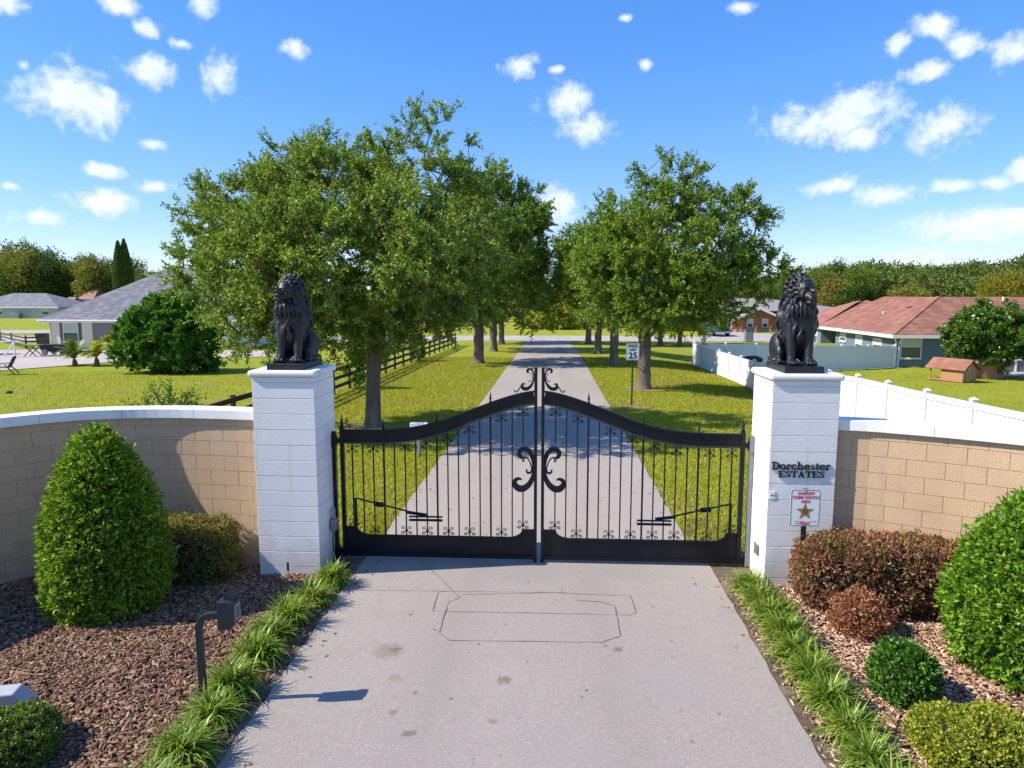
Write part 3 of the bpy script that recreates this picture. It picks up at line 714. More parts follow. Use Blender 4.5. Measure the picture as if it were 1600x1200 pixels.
def gate_leaf(x_hinge, mirror, label):
    t = thing('gate_leaf', (x_hinge, gy, 0), label, 'gate', 'pair of black scrolled driveway gate leaves')
    sgn = -1 if mirror else 1
    def put(name, mb, bevel=0, smooth=False):
        mb.v = [(x * sgn, y, z) for x, y, z in mb.v]
        if mirror: mb.f = [tuple(reversed(f)) for f in mb.f]
        return obj(name, mb, M['black_metal'], t, bevel=bevel, smooth=smooth)
    put('hinge_stile', MB().box(0, .055, -.03, .03, .06, 1.90), .003)
    put('lock_stile', MB().box(GW - .042, GW, -.028, .028, .02, 2.73), .003)
    n = 40; c = [(.055 + (GW - .097) * i / n, 0) for i in range(n + 1)]
    mb = MB(); cc = [(u, top_z(u) - .088) for u, _ in c]; mb.band(cc, .165, -.012, .012); put('top_rail', mb)
    mb = MB(); mb.band([(u, top_z(u) - .004) for u, _ in c], .022, -.03, .03); put('top_edge', mb)
    mb = MB(); mb.band([(u, top_z(u) - .176) for u, _ in c], .022, -.03, .03); o_ = put('lower_edge', mb); o_.data.materials[0] = mat('highlight_grey_edge', (.05, .052, .06), .4, metallic=.3)  # paler metal paints a highlight line along the rail's lower edge
    # kick panel with scooped corners
    P = [(.055, .10), (GW - .042, .10), (GW - .042, .475), (GW - .20, .475)]
    for i in range(9): a = PI / 2 * i / 8; P.append((GW - .2 - .19 * (1 - math.cos(a)), .475 - .115 * math.sin(a)))
    for i in range(9): a = PI / 2 * (1 - i / 8); P.append((.2 + .19 * (1 - math.cos(a)), .475 - .115 * math.sin(a)))
    P.append((.055, .475))
    put('kick_panel', MB().extr(P, -.008, .008))
    edge = [q for q in reversed(P[2:])]
    mb = MB(); mb.band(edge, .016, -.02, .02); put('panel_edge', mb)
    put('bottom_rail', MB().box(.055, GW - .042, -.028, .028, .062, .112), .003)
    ups = [.163 + .1475 * i for i in range(17)]
    def zb(u):
        e = min(u, GW - u)
        return .47 if e < .2 else (.475 - .115 * math.sin(math.acos(max(0, 1 - (e - .2) / .19)))) if e < .39 else .36
    for i, u in enumerate(ups):
        big = i in (3, 8, 13); r = .012 if big else .0085
        z0, z1 = zb(u), top_z(u) - .18
        if i == 16:
            put('picket', MB().box(u - r, u + r, -r, r, z0, 1.03)); put('picket', MB().box(u - r, u + r, -r, r, 1.69, z1))
        else:
            put('picket', MB().box(u - r, u + r, -r, r, z0, z1))
        if big:
            zt = top_z(u) + .005
            put('finial', MB().lathe([(.018, 0), (.018, .02), (.008, .028), (.014, .045), (.018, .06), (.012, .08), (.004, .135), (.0015, .16)], 10, (u, 0, zt)), smooth=True)
    def scroll(u, z, up):      # four small curls round a picket; up=+1: rooted at the bottom
        for k in (-1, 1):
            a = spiral(u + k * .050, z + up * .030, .003, .029, PI / 2, -1.3 * k * up, 20)
            b = spiral(u + k * .050, z + up * .104, .003, .029, PI / 2, 1.3 * k * up, 20)
            ln = [(x, 0, q) for x, q in a] + [(u + k * .013, 0, z + up * .064)] + [(x, 0, q) for x, q in reversed(b)]
            put('scroll', MB().tube(ln, .0048, 5), smooth=True)
        put('collar', MB().box(u - .016, u + .016, -.016, .016, z + up * .064 - .012, z + up * .064 + .012))
    for i in (0, 2, 5, 7, 9, 11, 14, 16):
        scroll(ups[i], top_z(ups[i]) - .19 - .128 + .12, -1)
    for i in (0, 2, 5, 7, 9, 11, 14, 16):
        scroll(ups[i], zb(ups[i]) + .008, 1)
    # large heart-shaped scroll beside the lock stile; traced widths in metres
    S_ = .000962
    P = [(352, 350, 10), (325, 348, 42), (293, 315, 58), (290, 265, 62), (330, 230, 62), (385, 225, 62), (440, 268, 62), (478, 345, 60), (495, 440, 52), (498, 520, 46), (488, 600, 54),
         (462, 680, 66), (415, 752, 78), (345, 800, 88), (275, 795, 88), (228, 745, 74), (228, 690, 56), (262, 662, 42), (300, 658, 26), (325, 675, 10)]
    cl, wd = smooth_line([(GW - .021 - (520 - x) * S_, 1.0 + (865 - y) * S_) for x, y, _ in P], [q * S_ for _, _, q in P])
    put('large_scroll', MB().band(cl, wd, -.02, .02))
    P = [(350, 345), (395, 352), (432, 400), (458, 470), (466, 525), (452, 562), (420, 572), (395, 555), (392, 530), (412, 528)]
    cl, wd = smooth_line([(GW - .021 - (520 - x) * S_, 1.0 + (865 - y) * S_) for x, y in P], [16 * S_, 14 * S_, 15 * S_, 18 * S_, 24 * S_, 28 * S_, 28 * S_, 24 * S_, 18 * S_, 6 * S_])
    put('inner_scroll', MB().band(cl, wd, -.012, .012))
    P = [(365, 335), (355, 375), (335, 385), (345, 405), (365, 400)]
    cl, wd = smooth_line([(GW - .021 - (520 - x) * S_, 1.0 + (865 - y) * S_) for x, y in P], [16 * S_] * 4 + [8 * S_])
    put('curl', MB().band(cl, wd, -.01, .01))
    # crest above the rail
    S2 = .001036
    def q2(x, y): return (GW - .021 - (492 - x) * S2, 2.415 + (446 - y) * S2)
    P = [(402, 215, 8), (388, 205, 26), (383, 180, 32), (405, 163, 28), (435, 172, 22), (458, 210, 18), (466, 265, 18), (455, 330, 24), (425, 385, 34), (380, 420, 44), (335, 418, 46), (312, 390, 38), (318, 362, 26), (342, 355, 16), (352, 368, 6)]
    cl, wd = smooth_line([q2(x, y) for x, y, _ in P], [q * S2 for _, _, q in P]); put('crest_scroll', MB().band(cl, wd, -.014, .014))
    P = [(318, 395), (292, 400), (270, 430), (252, 455), (230, 462), (214, 448), (220, 432)]
    cl, wd = smooth_line([q2(x, y) for x, y in P], [14 * S2] * 6 + [6 * S2]); put('tail_scroll', MB().band(cl, wd, -.008, .008))
    P = [(425, 215), (442, 245), (445, 285), (430, 318), (405, 325), (398, 312)]
    cl, wd = smooth_line([q2(x, y) for x, y in P], [9 * S2] * 6); put('fine_scroll', MB().band(cl, wd, -.006, .006))
    put('ball', MB().ell((GW - .021 - 40 * S2, 0, 2.415 + 293 * S2), (.013, .013, .013)), smooth=True)
    # finial and curl on the hinge stile
    put('finial', MB().lathe([(.022, 0), (.022, .03), (.012, .04), (.02, .06), (.02, .09), (.008, .11), (.004, .16), (.001, .19)], 10, (.0275, 0, 1.9)), smooth=True)
    a = spiral(.095, 1.985, .006, .03, 0, 1.2, 18); b = spiral(.14, 1.915, .005, .026, PI, -1.1, 18)
    put('scroll', MB().tube([(x, 0, z) for x, z in a] + [(.085, 0, 1.93)] + [(x, 0, z) for x, z in reversed(b)], .005, 5), smooth=True)
    # hinge lugs towards the post
    for z in (1.70, .12):
        put('hinge', MB().box(-.085, .0, -.02, .02, z - .035, z + .035), .003)
        put('hinge_barrel', MB().lathe([(.03, -.06), (.03, .06)], 12, (-.07, 0, z)), smooth=False)
    # push arm bracket low on the back of the leaf
    put('arm_bracket', MB().box(.93, 1.40, .03, .055, .56, .59), .002)
    put('arm_bracket', MB().box(.93, 1.40, .03, .055, .615, .635), .002)
    return t
gate_leaf(-2.905, False, 'left black iron gate leaf with scrolls and curved top rail')
gate_leaf(2.58, True, 'right black iron gate leaf with scrolls and curved top rail')

# hinge posts fixed to the pillars, opener arms, junction box
def hinge_post(x, m, label, k):
    t = thing('hinge_post', (x, gy, 0), label, 'gate post', 'hinge posts on the pillars')
    obj('post', MB().box(-.025, .025, -.03, .03, 0, 1.83), m, t, bevel=.003)
    for z in (1.70, .12): obj('bracket', MB().box(-.03 if k > 0 else -.055, .055 if k > 0 else .03, -.045, .045, z - .09, z + .09), m, t, bevel=.004)
    return t
hinge_post(-2.99, M['black_metal'], 'black hinge post on the left pillar', -1)
hinge_post(2.668, M['grey_metal'], 'grey steel hinge post on the right pillar', 1)
def opener(xp, k, label):
    t = thing('gate_opener', (xp, gy + .12, 0), label, 'gate opener', 'gate opener arms')
    A = Vector((0, .25, .78)); B = Vector((k * 1.02, -.02, .63)); J = A.lerp(B, .36)
    obj('arm', MB().tube([A, B], .013, 8), M['black_metal'], t, smooth=True)
    obj('joint', MB().tube([J - Vector((k * .07, 0, 0)), J + Vector((k * .07, -.01, -.01))], .035, 10), M['black_metal'], t)
    obj('tip', MB().tube([B - Vector((k * .22, -.05, -.02)), B + Vector((k * .06, 0, 0))], .024, 8), M['black_metal'], t)
    obj('stand', MB().tube([(0, .25, -.02), (0, .25, .78)], .022, 8), M['black_metal'], t)
opener(-2.82, 1, 'black opener arm behind the left gate leaf')
opener(2.52, -1, 'black opener arm behind the right gate leaf')
t = thing('junction_box', (-3.0, 9.2, .55), 'grey junction box with cable on the left pillar', 'electrical box')
obj('box', MB().box(0, .07, -.07, .07, -.06, .10), M['grey_metal'], t, bevel=.006)
obj('conduit', MB().tube([(.03, 0, .1), (.03, 0, .25)], .022, 8), mat('tan_conduit', (.3, .27, .2), .7), t)
obj('cable', MB().tube([(.03, -.05, -.06), (.035, -.09, -.2), (.04, -.10, -.4), (.05, -.06, -.5), (.09, 0, -.49), (.12, .08, -.42)], .009, 6), M['black_metal'], t, smooth=True)
t = thing('motor_cover', (2.66, 9.0, .42), 'small grey wall bracket low on the right pillar', 'bracket')
obj('plate', MB().extr([(-.0, -.07), (.028, -.07), (.028, .05), (0, .06)], -.05, .05), M['grey_metal'], t)
obj('bolt', MB().lathe([(.012, 0), (.012, .02)], 8, (.0, 0, .06)), M['grey_metal'], t)

# ================================================================== LIONS
def build_lion():
    s = MB(); rl = random.Random(3)
    def E(c, r, n=14, m=10): s.ell(c, r, n, m)
    def cap(a, b, r0, r1):
        a, b = Vector(a), Vector(b); L_ = (b - a).length; k = max(2, int(L_ / (min(r0, r1) * .5)) + 1)
        for i in range(k + 1):
            t_ = i / k; p = a.lerp(b, t_); r = r0 + (r1 - r0) * t_; s.ell(p, (r, r, r), 10, 7)
    E((0, .20, .20), (.165, .17, .20)); E((0, .12, .36), (.15, .17, .20)); cap((0, .14, .30), (0, -.08, .62), .16, .17)
    for k in (-1, 1):
        E((k * .165, .17, .19), (.085, .155, .185)); E((k * .175, .08, .13), (.06, .13, .12)); cap((k * .19, .05, .05), (k * .195, -.08, .035), .05, .042)
        for q in range(4): E((k * .195 + (q - 1.5) * .022, -.12, .028), (.014, .026, .02), 8, 6)
        E((k * .13, -.12, .52), (.085, .1, .15)); cap((k * .115, -.16, .48), (k * .105, -.215, .12), .074, .05); cap((k * .105, -.215, .12), (k * .107, -.225, .05), .05, .052)
        E((k * .107, -.265, .045), (.068, .075, .045))
        for q in range(4): E((k * .107 + (q - 1.5) * .033, -.325 - (.01 if q in (1, 2) else 0), .032), (.019, .034, .03), 10, 8)
    E((0, -.13, .54), (.16, .135, .19)); E((0, -.08, .66), (.195, .16, .24)); E((0, .01, .66), (.19, .18, .29))
    E((0, -.04, .84), (.165, .15, .18)); E((0, -.01, .95), (.135, .13, .12)); E((0, .04, .90), (.14, .12, .15))
    # tail lying round the haunch
    cap((.08, .33, .05), (.2, .32, .04), .03, .028); cap((.2, .32, .04), (.235, .12, .035), .028, .024); cap((.235, .12, .035), (.23, .02, .04), .026, .04)
    # head, turned outwards
    hc = Vector((-.01, -.215, .885)); rot = Euler((math.radians(6), 0, math.radians(-20))).to_matrix(); K = 1.3
    def H(c, r, n=14, m=10):
        o = len(s.v); s.ell((0, 0, 0), Vector(r) * K, n, m)
        for i in range(o, len(s.v)): s.v[i] = tuple(hc + rot @ (Vector(s.v[i]) + Vector(c) * K))
    H((0, .01, .005), (.080, .10, .098)); H((0, -.06, -.045), (.050, .085, .046)); H((0, -.120, -.050), (.036, .035, .030)); H((0, -.10, -.095), (.032, .042, .022))
    H((0, -.085, .010), (.022, .075, .028)); H((0, -.158, -.024), (.021, .010, .011)); H((-.021, -.14, -.060), (.021, .020, .017)); H((.021, -.14, -.060), (.021, .020, .017))
    H((-.042, -.078, .042), (.026, .018, .010)); H((.042, -.078, .042), (.026, .018, .010)); H((-.055, -.055, -.035), (.025, .028, .034)); H((.055, -.055, -.035), (.025, .028, .034))
    H((-.036, -.084, .018), (.010, .007, .007)); H((.036, -.084, .018), (.010, .007, .007))
    def lock(pts, r0, r1):
        Q = catmull([Vector(p) for p in pts], 7); k = len(Q)
        for i, p in enumerate(Q):
            t_ = i / (k - 1); r = (r0 * (1 - t_) + r1 * t_) * (1 + .6 * math.sin(PI * t_)); s.ell(p, (r, r, r), 7, 5)
    # locks swept back from the forehead and falling long at the sides of the face
    for ring_, (rad, off, th) in enumerate(((.112, .01, .013), (.135, .06, .016), (.150, .12, .017))):
        n = 13
        for j in range(n):
            a = -PI * .22 + PI * 1.44 * (j + .5 * (ring_ % 2)) / (n - 1); dx, dz = math.cos(a), math.sin(a); wv = rl.uniform(-.02, .02)
            p0 = hc + rot @ Vector((dx * rad * .92, off - .02, .01 + dz * rad * 1.12))
            p1 = p0 + Vector((dx * .026 + wv, .03, .008 + dz * .012)); p2 = p1 + Vector((dx * .03 - wv, .04, -.075)); p3 = p2 + Vector((dx * .004 + wv, .02, -.10 - rl.uniform(0, .03)))
            lock([p0, p1, p2, p3], th, .006)
    # layers hanging over neck, shoulders and chest: separate pointed locks with gaps between
    for lay in range(6):
        z = .82 - lay * .078; R_ = .182 + .026 * math.sin(min(1, lay / 4) * PI * .55); n = 11
        for j in range(n):
            a = 2 * PI * (j + .5 * (lay % 2) + rl.uniform(-.2, .2)) / n
            if math.sin(a) > .2 and lay > 4: continue
            x = math.cos(a) * R_ * (1 - .10 * max(0, lay - 3)); y = -.06 + math.sin(a) * (R_ * .86) + .035 * lay * max(0, math.sin(a)); wv = rl.uniform(-.035, .035)
            lock([(x * .90, y, z + .04), (x * 1.05 + wv * .4, y + (y + .06) * .04, z - .03), (x * 1.07 - wv, y + (y + .06) * .07, z - .10), (x * .98, y, z - .17 - rl.uniform(0, .03))], .022, .006)
    for j in range(6):                                      # beard and chest
        x = (j - 2.5) * .044; lock([(x * .6, -.225, .78 - abs(x)), (x * 1.1, -.255, .69), (x * 1.2 + rl.uniform(-.02, .02), -.262, .58), (x * .8, -.235, .45 + abs(x))], .021, .006)
    me = s.mesh('lion_raw', M['lion'])
    tmp = bpy.data.objects.new('tmp_lion', me); C.objects.link(tmp)
    rm = tmp.modifiers.new('r', 'REMESH'); rm.mode = 'VOXEL'; rm.voxel_size = .0062; rm.use_smooth_shade = True
    sm_ = tmp.modifiers.new('s', 'SMOOTH'); sm_.factor = .4; sm_.iterations = 1
    dg = bpy.context.evaluated_depsgraph_get(); ev = tmp.evaluated_get(dg)
    out_ = bpy.data.meshes.new_from_object(ev); out_.name = 'lion_body'
    bpy.data.objects.remove(tmp)
    out_.materials.clear(); out_.materials.append(M['lion'])
    return out_
lion_me = build_lion()
lion_m2 = lion_me.copy()
co = np.empty(len(lion_m2.vertices) * 3, dtype=np.float32); lion_m2.vertices.foreach_get('co', co); co = co.reshape(-1, 3); co[:, 0] *= -1
lion_m2.vertices.foreach_set('co', co.ravel()); lion_m2.flip_normals(); lion_m2.update()
def lion(x, y, me, label):
    t = thing('lion_statue', (x, y, 2.74), label, 'statue', 'black seated lion statues on the gate pillars')
    obj('plinth', MB().box(-.235, .235, -.38, .38, 0, .085), M['lion'], t, bevel=.006)
    b = link('body', me, t, (0, .03, .083)); b.scale = (1.02, 1.0, 1.04)
    return t
lion(-3.40, 9.13, lion_me, 'black seated lion statue looking left on the left pillar')
lion(3.08, 9.11, lion_m2, 'black seated lion statue looking right on the right pillar')

# ================================================================== FOLIAGE BUILDERS
def leaves(P, D, Ln, Wd, m, name, seed, parent=None, fold=.25, up=.0):
    """one four-cornered folded leaf per position; P base, D growth direction"""
    r = np.random.default_rng(seed); n = len(P)
    D = D / (np.linalg.norm(D, axis=1, keepdims=True) + 1e-9)
    R = r.normal(size=(n, 3)); R[:, 2] += up
    S = np.cross(D, R); S /= (np.linalg.norm(S, axis=1, keepdims=True) + 1e-9); Nn = np.cross(S, D)
    Ln = np.broadcast_to(Ln, (n,)) * r.uniform(.7, 1.25, n); Wd = np.broadcast_to(Wd, (n,)) * r.uniform(.75, 1.2, n)
    a = P; tip = P + D * Ln[:, None] - Nn * (Ln * fold * .5)[:, None]
    mid = P + D * (Ln * .5)[:, None]
    l = mid + S * (Wd / 2)[:, None] + Nn * (Wd * fold)[:, None]; q = mid - S * (Wd / 2)[:, None] + Nn * (Wd * fold)[:, None]
    V = np.stack([a, l, tip, q], 1).reshape(-1, 3); F = np.arange(4 * n).reshape(-1, 4)
    return np_mesh(name, V, F, m)

M['dryleaf'] = leafmat('dry_leaf', [(.16, .08, .03), (.28, .16, .06), (.40, .27, .11), (.22, .20, .06)], .7, .2, spec=.2)
o = link('fallen_leaves', litter(5200, 17)); tag(o, 'dry brown leaves scattered over beds, lawns and driveway edges', kind='stuff')
def shell_shrub(prof, n, Ln, Wd, m, core_m, seed, jitter=.04, sprays=True, squash=(1, 1), tuft=5, gaps=0.0):
    """clipped shrub: prof(t, a) gives radius and height; rosettes of leaves on the clipped surface and just below it, over a solid dark core"""
    r = np.random.default_rng(seed); k = n // tuft
    t = r.random(k); a = r.uniform(0, 2 * PI, k)
    pts = np.array([prof(tt, aa) for tt, aa in zip(t, a)])         # x, y, z, nx, ny, nz
    P0 = pts[:, :3]; Nn = pts[:, 3:]
    # lumpy clipped surface
    lump = np.sin(P0[:, 0] * 9 + seed) * np.sin(P0[:, 1] * 8.3 + 2) * np.sin(P0[:, 2] * 7.1) * .042 + np.sin(P0[:, 0] * 21 + seed) * np.sin(P0[:, 2] * 19 + P0[:, 1] * 15) * .02 + r.normal(0, jitter * .6, k)
    depth = np.where(r.random(k) < .3, r.uniform(.03, .13, k), 0)
    C0 = P0 + Nn * (lump - depth)[:, None]
    P = np.repeat(C0, tuft, 0) + r.normal(0, jitter * .4, (k * tuft, 3)); Dn = np.repeat(Nn, tuft, 0) * .75 + r.normal(0, .62, (k * tuft, 3)); Dn[:, 2] += .18
    return leaves(P, Dn, Ln, Wd, m, 'foliage', seed + 1)

def sup(rx, ry, h, e=2.2, ztop=2.0, base=.0, taper=None):
    """superellipsoid-like clipped form standing on the ground; taper(z01) scales the radius"""
    def f(t, a):
        # t sampled with more weight at the wide part; last part is the top
        z01 = base + (1 - base) * t
        rr = taper(z01)
        x = rx * rr * math.cos(a); y = ry * rr * math.sin(a)
        if e > 2.3:
            c, s_ = math.cos(a), math.sin(a); q = (abs(c) ** e + abs(s_) ** e) ** (-1 / e); x = rx * rr * c * q; y = ry * rr * s_ * q
        dr = (taper(min(1, z01 + .01)) - taper(max(0, z01 - .01))) / .02
        nz = -dr * (rx + ry) / 2 / h; nn = Vector((math.cos(a) / rx, math.sin(a) / ry, 0)).normalized() + Vector((0, 0, nz)); nn.normalize()
        return (x, y, z01 * h, nn.x, nn.y, nn.z)
    return f
def dome_prof(p=2.4, q=2.0, low=.75):
    # radius factor versus height: slightly tucked in at the ground, rounded at the top
    def f(z):
        z = max(0, min(1, z)); return (low + (1 - low) * min(1, z / .3) ** .7) * max(1e-4, 1 - z ** p) ** (1 / q)
    return f
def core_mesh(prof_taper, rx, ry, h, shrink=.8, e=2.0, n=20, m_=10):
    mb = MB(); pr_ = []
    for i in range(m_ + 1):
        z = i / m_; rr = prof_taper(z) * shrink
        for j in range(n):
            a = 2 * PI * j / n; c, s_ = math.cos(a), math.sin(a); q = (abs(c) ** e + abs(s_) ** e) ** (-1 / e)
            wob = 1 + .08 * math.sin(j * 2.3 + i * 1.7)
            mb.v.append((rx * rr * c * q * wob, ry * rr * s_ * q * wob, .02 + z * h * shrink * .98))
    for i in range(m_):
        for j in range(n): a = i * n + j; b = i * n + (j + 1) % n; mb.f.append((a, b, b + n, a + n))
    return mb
M['shrubcore'] = mat('dark_twig_core', (.035, .03, .018), .95, (.02, .022, .01), 20, 5, .8, 40)  # solid stand-in for the twig mass, inner shade put into its dark colour
def shrub(name, loc, label, cat, rx, ry, h, taper, n, Ln, Wd, m, seed, e=2.0, base=0.0, rz=0.0, group=None, jitter=.04, core=.8, tuft=5, area=None, stems=True):
    t = thing(name, loc, label, cat, group, rz)
    f = sup(rx, ry, h, e, base=base, taper=taper)
    # resample t so that leaves spread evenly, with the flat top well covered
    zs = 1 - (1 - np.linspace(0, 1, 500)) ** 3; rad = np.array([taper(z) for z in zs])
    ds = np.sqrt(np.diff(rad * (rx + ry) / 2) ** 2 + np.diff(zs * h) ** 2) * (rad[1:] + rad[:-1]) / 2
    cum = np.concatenate([[0], np.cumsum(ds)]); cum /= cum[-1]
    g_ = lambda u, a: f((np.interp(u, cum, zs) - base) / (1 - base) if base else float(np.interp(u, cum, zs)), a)
    me = shell_shrub(g_, n, Ln, Wd, m, None, seed, jitter=jitter, tuft=tuft)
    link('foliage', me, t)
    obj('dark_twig_core', core_mesh(taper, rx, ry, h, core, max(2.0, e)), M['shrubcore'], t)
    if stems:
        mb = MB(); rr = random.Random(seed)
        for i in range(7):
            a = rr.uniform(0, 6.28); q = rr.uniform(.1, .5)
            mb.tube([(rx * q * .4 * math.cos(a), ry * q * .4 * math.sin(a), -.03), (rx * q * math.cos(a), ry * q * math.sin(a), h * .3)], .012, 5)
        obj('stem', mb, M['twig'], t)
    return t

L_dark = leafmat('glossy_dark_leaf', [(0.037, 0.106, 0.013), (0.056, 0.150, 0.015), (0.088, 0.213, 0.022), (0.138, 0.300, 0.031)], .48, .22, spec=.3)
L_cone = leafmat('topiary_leaf', [(0.091, 0.169, 0.016), (0.125, 0.237, 0.018), (0.204, 0.336, 0.023), (0.338, 0.474, 0.033)], .48, .25, spec=.3)
L_bright = leafmat('bright_topiary_leaf', [(0.057, 0.138, 0.011), (0.103, 0.230, 0.014), (0.184, 0.345, 0.023), (0.299, 0.437, 0.034)], .48, .3, spec=.3)
L_lime = leafmat('lime_leaf', [(0.121, 0.176, 0.020), (0.243, 0.297, 0.027), (0.378, 0.405, 0.041), (0.486, 0.459, 0.054)], .45, .3, spec=.35)
L_red = leafmat('maroon_leaf', [(0.170, 0.055, 0.061), (0.321, 0.092, 0.092), (0.378, 0.184, 0.101), (0.208, 0.220, 0.061), (0.454, 0.220, 0.162)], .42, .25, spec=.4, patch=.5, pcol=(.15, .14, .03), pscale=3)
L_rust = leafmat('rust_leaf', [(0.195, 0.070, 0.047), (0.358, 0.124, 0.078), (0.448, 0.218, 0.109), (0.269, 0.204, 0.062)], .45, .25, spec=.35)
L_bronze = leafmat('bronze_leaf', [(0.131, 0.112, 0.046), (0.223, 0.192, 0.053), (0.328, 0.288, 0.068), (0.144, 0.192, 0.038), (0.262, 0.176, 0.076)], .5, .3, spec=.3)
L_box = leafmat('box_leaf', [(0.063, 0.119, 0.020), (0.098, 0.168, 0.025), (0.154, 0.224, 0.034), (0.238, 0.294, 0.042)], .4, .25, spec=.4)

cone_t = lambda z: (.80 + .20 * min(1, z / .18)) * max(1e-4, 1 - max(0, (z - .12) / .88) ** 2.0) ** .60 if z > .12 else (.80 + .20 * min(1, z / .18))
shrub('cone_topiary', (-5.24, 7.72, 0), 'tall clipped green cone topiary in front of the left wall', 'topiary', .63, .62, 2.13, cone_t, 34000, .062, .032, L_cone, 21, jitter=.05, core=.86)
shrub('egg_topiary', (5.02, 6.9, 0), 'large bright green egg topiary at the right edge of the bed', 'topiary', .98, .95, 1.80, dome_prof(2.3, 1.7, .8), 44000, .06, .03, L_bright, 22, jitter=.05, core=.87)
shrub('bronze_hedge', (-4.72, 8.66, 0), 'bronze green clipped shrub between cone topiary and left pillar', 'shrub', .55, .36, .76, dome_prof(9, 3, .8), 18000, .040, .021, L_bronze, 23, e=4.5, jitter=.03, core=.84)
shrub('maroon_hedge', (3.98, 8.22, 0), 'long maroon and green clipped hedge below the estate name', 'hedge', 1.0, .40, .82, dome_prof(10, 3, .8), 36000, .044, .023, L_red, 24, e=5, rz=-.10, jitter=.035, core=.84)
shrub('rust_ball', (3.38, 7.55, 0), 'small rust red ball shrub in front of the maroon hedge', 'shrub', .27, .27, .45, dome_prof(3, 2, .35), 7000, .038, .019, L_rust, 25, jitter=.035, core=.72)
shrub('green_ball', (3.27, 6.33, 0), 'small dark green ball shrub in the right mulch bed', 'shrub', .275, .275, .50, dome_prof(2.6, 1.9, .7), 9000, .038, .023, L_dark, 26, jitter=.03, core=.84)
shrub('lime_mound', (3.42, 5.36, 0), 'low yellow green clipped mound at the bottom right', 'shrub', .48, .40, .40, dome_prof(3.6, 2.0, .85), 20000, .030, .019, L_lime, 27, e=2.6, jitter=.02, core=.88)
shrub('box_mound', (-4.42, 4.92, 0), 'round clipped green shrub cut off at the bottom left', 'shrub', .46, .46, .36, dome_prof(3.0, 2.0, .85), 20000, .028, .018, L_box, 28, jitter=.02, core=.88)

# liriope clumps along the driveway edges
def clump_mesh(seed, nb, Lr, name='blades', tilt=1.0):
    r = np.random.default_rng(seed)
    a = r.uniform(0, 2 * PI, nb); Ln = r.uniform(*Lr, nb); lean = r.uniform(.15, 1.15, nb) * tilt; b0 = r.normal(0, .05, (nb, 2))
    seg = 5; V = np.zeros((nb, seg + 1, 2, 3)); wd = r.uniform(.007, .0125, nb)
    px = b0[:, 0].copy(); py = b0[:, 1].copy(); pz = np.zeros(nb)
    th = lean * .45; k = np.stack([np.cos(a), np.sin(a)], 1); sd = np.stack([-np.sin(a), np.cos(a)], 1)
    for i in range(seg + 1):
        w_ = wd * (1 - (i / seg) ** 2.2) + .0008
        V[:, i, 0] = np.stack([px - sd[:, 0] * w_, py - sd[:, 1] * w_, pz], 1); V[:, i, 1] = np.stack([px + sd[:, 0] * w_, py + sd[:, 1] * w_, pz], 1)
        st_ = Ln / seg; px = px + k[:, 0] * np.sin(th) * st_; py = py + k[:, 1] * np.sin(th) * st_; pz = np.maximum(pz + np.cos(th) * st_, .004)
        th = np.minimum(th + lean * .42 + .08 * i, 2.6)
    V = V.reshape(-1, 3); F = []
    base = np.array([[2 * i, 2 * i + 1, 2 * i + 3, 2 * i + 2] for i in range(seg)])
    F = (base[None] + (np.arange(nb) * 2 * (seg + 1))[:, None, None]).reshape(-1, 4)
    return np_mesh(name, V, F, L_lir)
L_lir = leafmat('liriope_blade', [(.045, .105, .010), (.10, .19, .014), (.17, .28, .02), (.26, .36, .03), (.44, .45, .12)], .38, .35, spec=.45)
cl_me = [clump_mesh(40 + i, 500, (.22, .42)) for i in range(5)]
def clump(x, y, i, s, label, group):
    t = thing('grass_clump', (x, y, .015), label, 'plant', group); o = link('blades', cl_me[i % 5], t)
    t.rotation_euler = (0, 0, rg.uniform(0, 6)); t.scale = (s, s, s * rg.uniform(.85, 1.0))
    return t
gl_ = [(-2.80, 8.42), (-2.86, 7.86), (-2.95, 7.35), (-3.0, 6.95), (-2.96, 6.52), (-2.96, 5.98), (-2.93, 5.52), (-2.90, 5.02), (-2.9, 4.5)]
lab = ['spiky grass clump at the foot of the left pillar', 'second spiky grass clump from the left pillar', 'third spiky grass clump from the left pillar', 'fourth spiky grass clump from the left pillar',
       'fifth spiky grass clump from the left pillar, behind the keypad post', 'spiky grass clump right beside the keypad post foot', 'spiky grass clump in front of the keypad post',
       'lowest fully seen spiky grass clump of the left row', 'spiky grass clump cut off at the bottom of the left row']
for i, (x, y) in enumerate(gl_): clump(x + .02, y, i, .98 + .12 * ((i * 7) % 3) / 2, lab[i], 'spiky grass clumps left of the driveway')
nth = ['first', 'second', 'third', 'fourth', 'fifth', 'sixth', 'seventh', 'eighth', 'ninth', 'tenth', 'eleventh', 'twelfth', 'thirteenth']
for i in range(11):
    y = 8.52 - i * .42
    clump(2.50 + rg.uniform(-.03, .03), y, i + 2, .98 + .1 * rg.random(), f'{nth[i]} spiky grass clump counting forward from the right pillar', 'spiky grass clumps right of the driveway')

